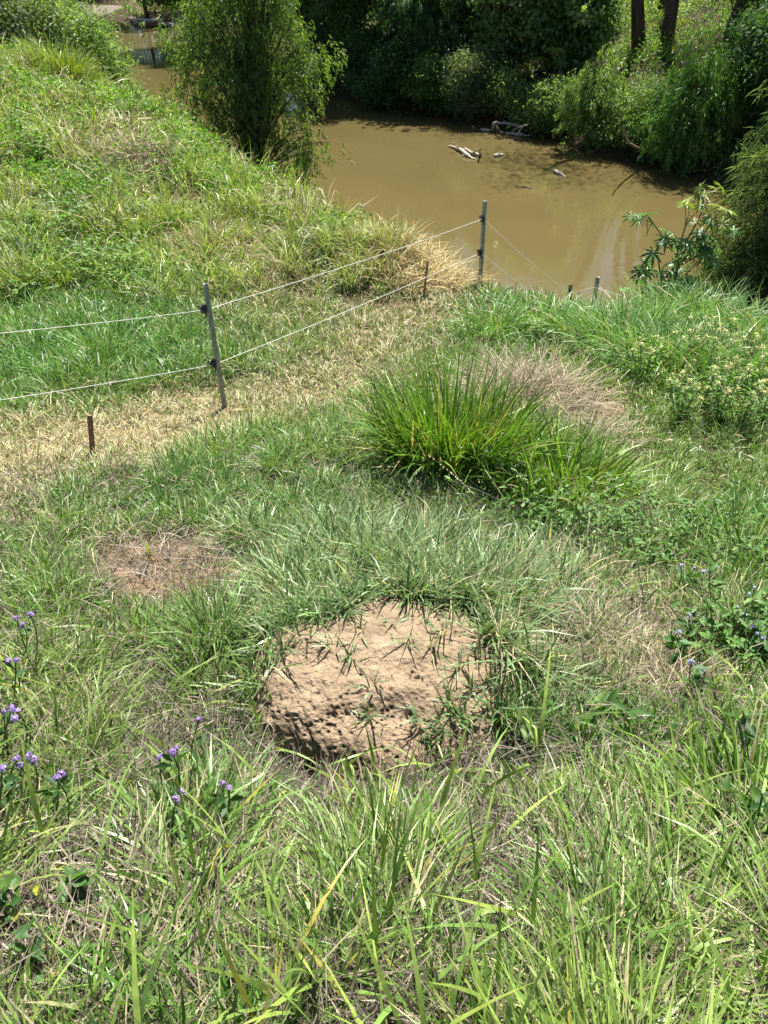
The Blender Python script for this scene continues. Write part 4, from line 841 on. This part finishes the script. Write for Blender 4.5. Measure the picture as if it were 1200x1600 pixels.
# short rusty pegs
for (u, v, ut, vt, lab) in [(144, 712, 139, 649, 'short rusty peg standing in the straw coloured path'), (662, 462, 668, 408, 'short rusty peg below the golden clump by the tall far post')]:
    g = hit(u, v); tp_ = at_y(ut, vt, g[1]); ax_ = unit(tp_ - g); mb = MB()
    sx = unit(np.cross(C(.2, 1, 0), ax_)); sy = np.cross(ax_, sx); ln = np.linalg.norm(tp_ - g); kk = .012 if v > 600 else .011
    boxmesh(mb, g + ax_ * (ln - .1) / 2, sx, sy, ax_, kk, .004, (ln + .1) / 2, C(.27, .15, .105)); boxmesh(mb, g + ax_ * (ln - .1) / 2 + sy * kk + sx * kk * .9, sy, sx, ax_, kk - .005, .004, (ln + .1) / 2 - .002, C(.24, .13, .09))
    tag(mb.build('peg', M_RUST, origin=tuple(g), smooth=False), lab, 'peg', 'rusty pegs')

# ------------------------------------------------------------------ dead wood in and beside the river
def wood(label, paths, cat='driftwood', name='driftwood', col=C(.36, .315, .25), lift=.04, group='dead wood in the river'):
    mb = MB(); o_ = None
    for path in paths:
        P_ = []
        for (u, v, r_, dz) in path:
            q_ = at_z(u, v, WATER + dz); P_.append((q_, r_))
        pp = np.array([q for q, _ in P_]); rr_ = np.array([r for _, r in P_]) * .82; k = np.linspace(0, len(pp) - 1, max(8, 4 * len(pp)))
        pc = np.array([np.interp(k, range(len(pp)), pp[:, i]) for i in range(3)]).T; rc = np.interp(k, range(len(pp)), rr_)
        pc += rng.normal(0, .012, pc.shape); rc = rc * rng.uniform(.75, 1.2, len(rc))
        tube(mb, pc, rc, col * rng.uniform(.85, 1.15), 8)
        if o_ is None: o_ = pc[0]
    return tag(mb.build(name, M_WOOD, origin=tuple(o_)), label, cat, group)
wood('forked bleached branch lying in mid river', [[(702, 228, .04, .05), (716, 232, .07, .08), (724, 237, .09, .08), (732, 244, .09, .05), (741, 250, .07, -.02)], [(726, 232, .05, .06), (738, 240, .07, .06), (752, 243, .08, .04)], [(750, 244, .06, .0), (750, 231, .03, .45)], [(718, 233, .04, .08), (712, 226, .03, .25), (706, 222, .015, .35)], [(738, 240, .04, .06), (744, 234, .025, .22), (752, 232, .012, .3)], [(728, 240, .035, .06), (722, 244, .02, .02)]], 'branch', 'dead_branch')
wood('pale lump of wood floating right of the forked branch', [[(771, 244, .07, .03), (778, 243, .11, .04), (785, 242, .06, .02)]])
wood('short bleached log floating nearer the right bank', [[(866, 267, .06, .05), (872, 270, .09, .06), (880, 274, .07, .0)], [(872, 271, .04, .03), (886, 278, .03, -.03)]])
wood('dark thin stick barely above the water', [[(814, 292, .02, .02), (824, 292, .035, .03), (832, 296, .02, -.01)]], col=C(.10, .08, .05))
wood('raft of bleached driftwood and mud against the far bank', [[(752, 202, .05, .04), (762, 204, .08, .05), (766, 205, .04, 0)], [(770, 206, .06, 0), (770, 193, .06, .35), (775, 191, .06, .38), (777, 206, .05, 0)], [(772, 191, .05, .35), (790, 193, .07, .3), (818, 197, .08, .25)], [(790, 208, .05, .03), (806, 210, .07, .06), (816, 211, .06, .05)], [(805, 214, .06, .05), (812, 204, .05, .3), (818, 198, .04, .45)], [(738, 196, .02, .02), (742, 200, .025, .03)], [(800, 206, .04, .08), (810, 199, .03, .4), (826, 194, .015, .7)], [(785, 209, .03, .05), (778, 201, .02, .3), (776, 196, .012, .45)], [(812, 208, .05, .1), (822, 212, .03, .05), (830, 211, .02, .1)]])
wood('grey upright stump at the shaded waterline', [[(612, 166, .22, -.1), (616, 158, .24, .25), (622, 150, .12, .6)], [(608, 166, .15, 0), (612, 160, .12, .2)]], 'stump', 'stump', C(.30, .27, .24))
wood('thin dead branch leaning out from the bank under the weeping shrub', [[(1022, 243, .05, .15), (1004, 236, .05, .5), (985, 225, .04, 1.0), (975, 208, .03, 1.5), (974, 196, .02, 1.8)], [(1018, 244, .06, .05), (1000, 246, .05, .1), (990, 243, .04, .15)]], 'branch', 'dead_branch', C(.22, .17, .12))
wood('pile of bleached driftwood on the sand bar at the river bend', [[(205, 30, .2, .2), (228, 34, .25, .3), (250, 30, .15, .6)], [(215, 30, .12, .7), (222, 34, .15, .3)], [(235, 36, .15, .2), (246, 30, .10, .7)], [(240, 38, .2, .1), (285, 36, .12, .3)], [(210, 36, .2, .15), (275, 40, .15, .2)]], col=C(.36, .31, .26))
# sand bar
p = at_z(135, 17, WATER); a_ = np.linspace(0, 2 * math.pi, 40, endpoint=False); mb = MB()
rings = [(1.0, -.25), (.8, .10), (.45, .28), (.02, .34)]; V = []
for f, zz_ in rings:
    V.append(np.c_[p[0] + np.cos(a_) * 5 * f * (1 + .2 * np.sin(3 * a_ + 1)), p[1] + np.sin(a_) * 4.5 * f * (1 + .2 * np.cos(2 * a_)), np.full(40, WATER + zz_) + rng.normal(0, .03, 40)])
i = np.arange(40); j = (i + 1) % 40
mb.add(np.concatenate(V), C(.15, .125, .09), None, np.concatenate([np.c_[k * 40 + i, k * 40 + j, (k + 1) * 40 + j, (k + 1) * 40 + i] for k in range(3)]))
tag(mb.build('sand_bar', M_MOUND, origin=tuple(p)), kind='structure')
# low leafy undergrowth on the far bank
mb = MB(); n = 16000; x = rng.uniform(-14, 24, n); y = rng.uniform(26, 62, n); z = terrain(x, y)
kk = (z > WATER + .05) & (x > .5 - (y - 37) * .75) & (vnoise(x * .7, y * .7, 301) > .42); x, y, z = x[kk], y[kk], z[kk]; n = len(x)
per = 14; ci = np.repeat(np.arange(n), per); hh = rng.uniform(.1, .7, n)
P_ = np.c_[x, y, z + hh][ci] + rng.normal(0, 1, (n * per, 3)) * C(.22, .22, .13)
pal = np.array([LUSH, MID, LIME, C(.13, .18, .08)]); cc = pal[rng.integers(0, 4, n)][ci] * rng.uniform(.7, 1.3, (n * per, 1))
leaves(mb, P_, rng.normal(0, 1, (n * per, 3)) + C(0, 0, .2), rng.uniform(.08, .18, n * per), .055, cc, .2)
tag(mb.build('undergrowth', M_LEAF), kind='stuff')

# small leafy weeds growing through the grass of the left hillside and the lush right hand slope
mb = MB(); n = 15000; x = rng.uniform(-14, 5, n); y = rng.uniform(2.5, 22, n); z = terrain(x, y)
zz, u, v, dep, nn = zones(x, y, z)
kk = (z > WATER + .3) & (((zz['hill'] > .4) & (vnoise(x * .9, y * .9, 311) > .5)) | ((u > 860) & (v > 780) & (v < 1080) & (vnoise(x * 2, y * 2, 313) > .4) & (rng.uniform(0, 1, n) < .9)))
x, y, z, dep = x[kk], y[kk], z[kk], dep[kk]; n = len(x); per = 13; ci = np.repeat(np.arange(n), per); sc_ = np.clip(dep / 13, .3, 1)[ci]
P_ = np.c_[x, y, z + rng.uniform(.03, .3, n) * np.clip(dep / 9, .4, 1)][ci] + rng.normal(0, 1, (n * per, 3)) * C(.13, .13, .06) * sc_[:, None]
pal = np.array([LUSH * 1.2, MID, LIME, C(.12, .25, .04)]); cc = pal[rng.integers(0, 4, n)][ci] * rng.uniform(.7, 1.3, (n * per, 1))
leaves(mb, P_, rng.normal(0, 1, (n * per, 3)) + C(0, 0, .5), rng.uniform(.06, .12, n * per) * sc_, .035 * sc_, cc, .2)
tag(mb.build('leafy_ground_cover', M_LEAF), kind='stuff')
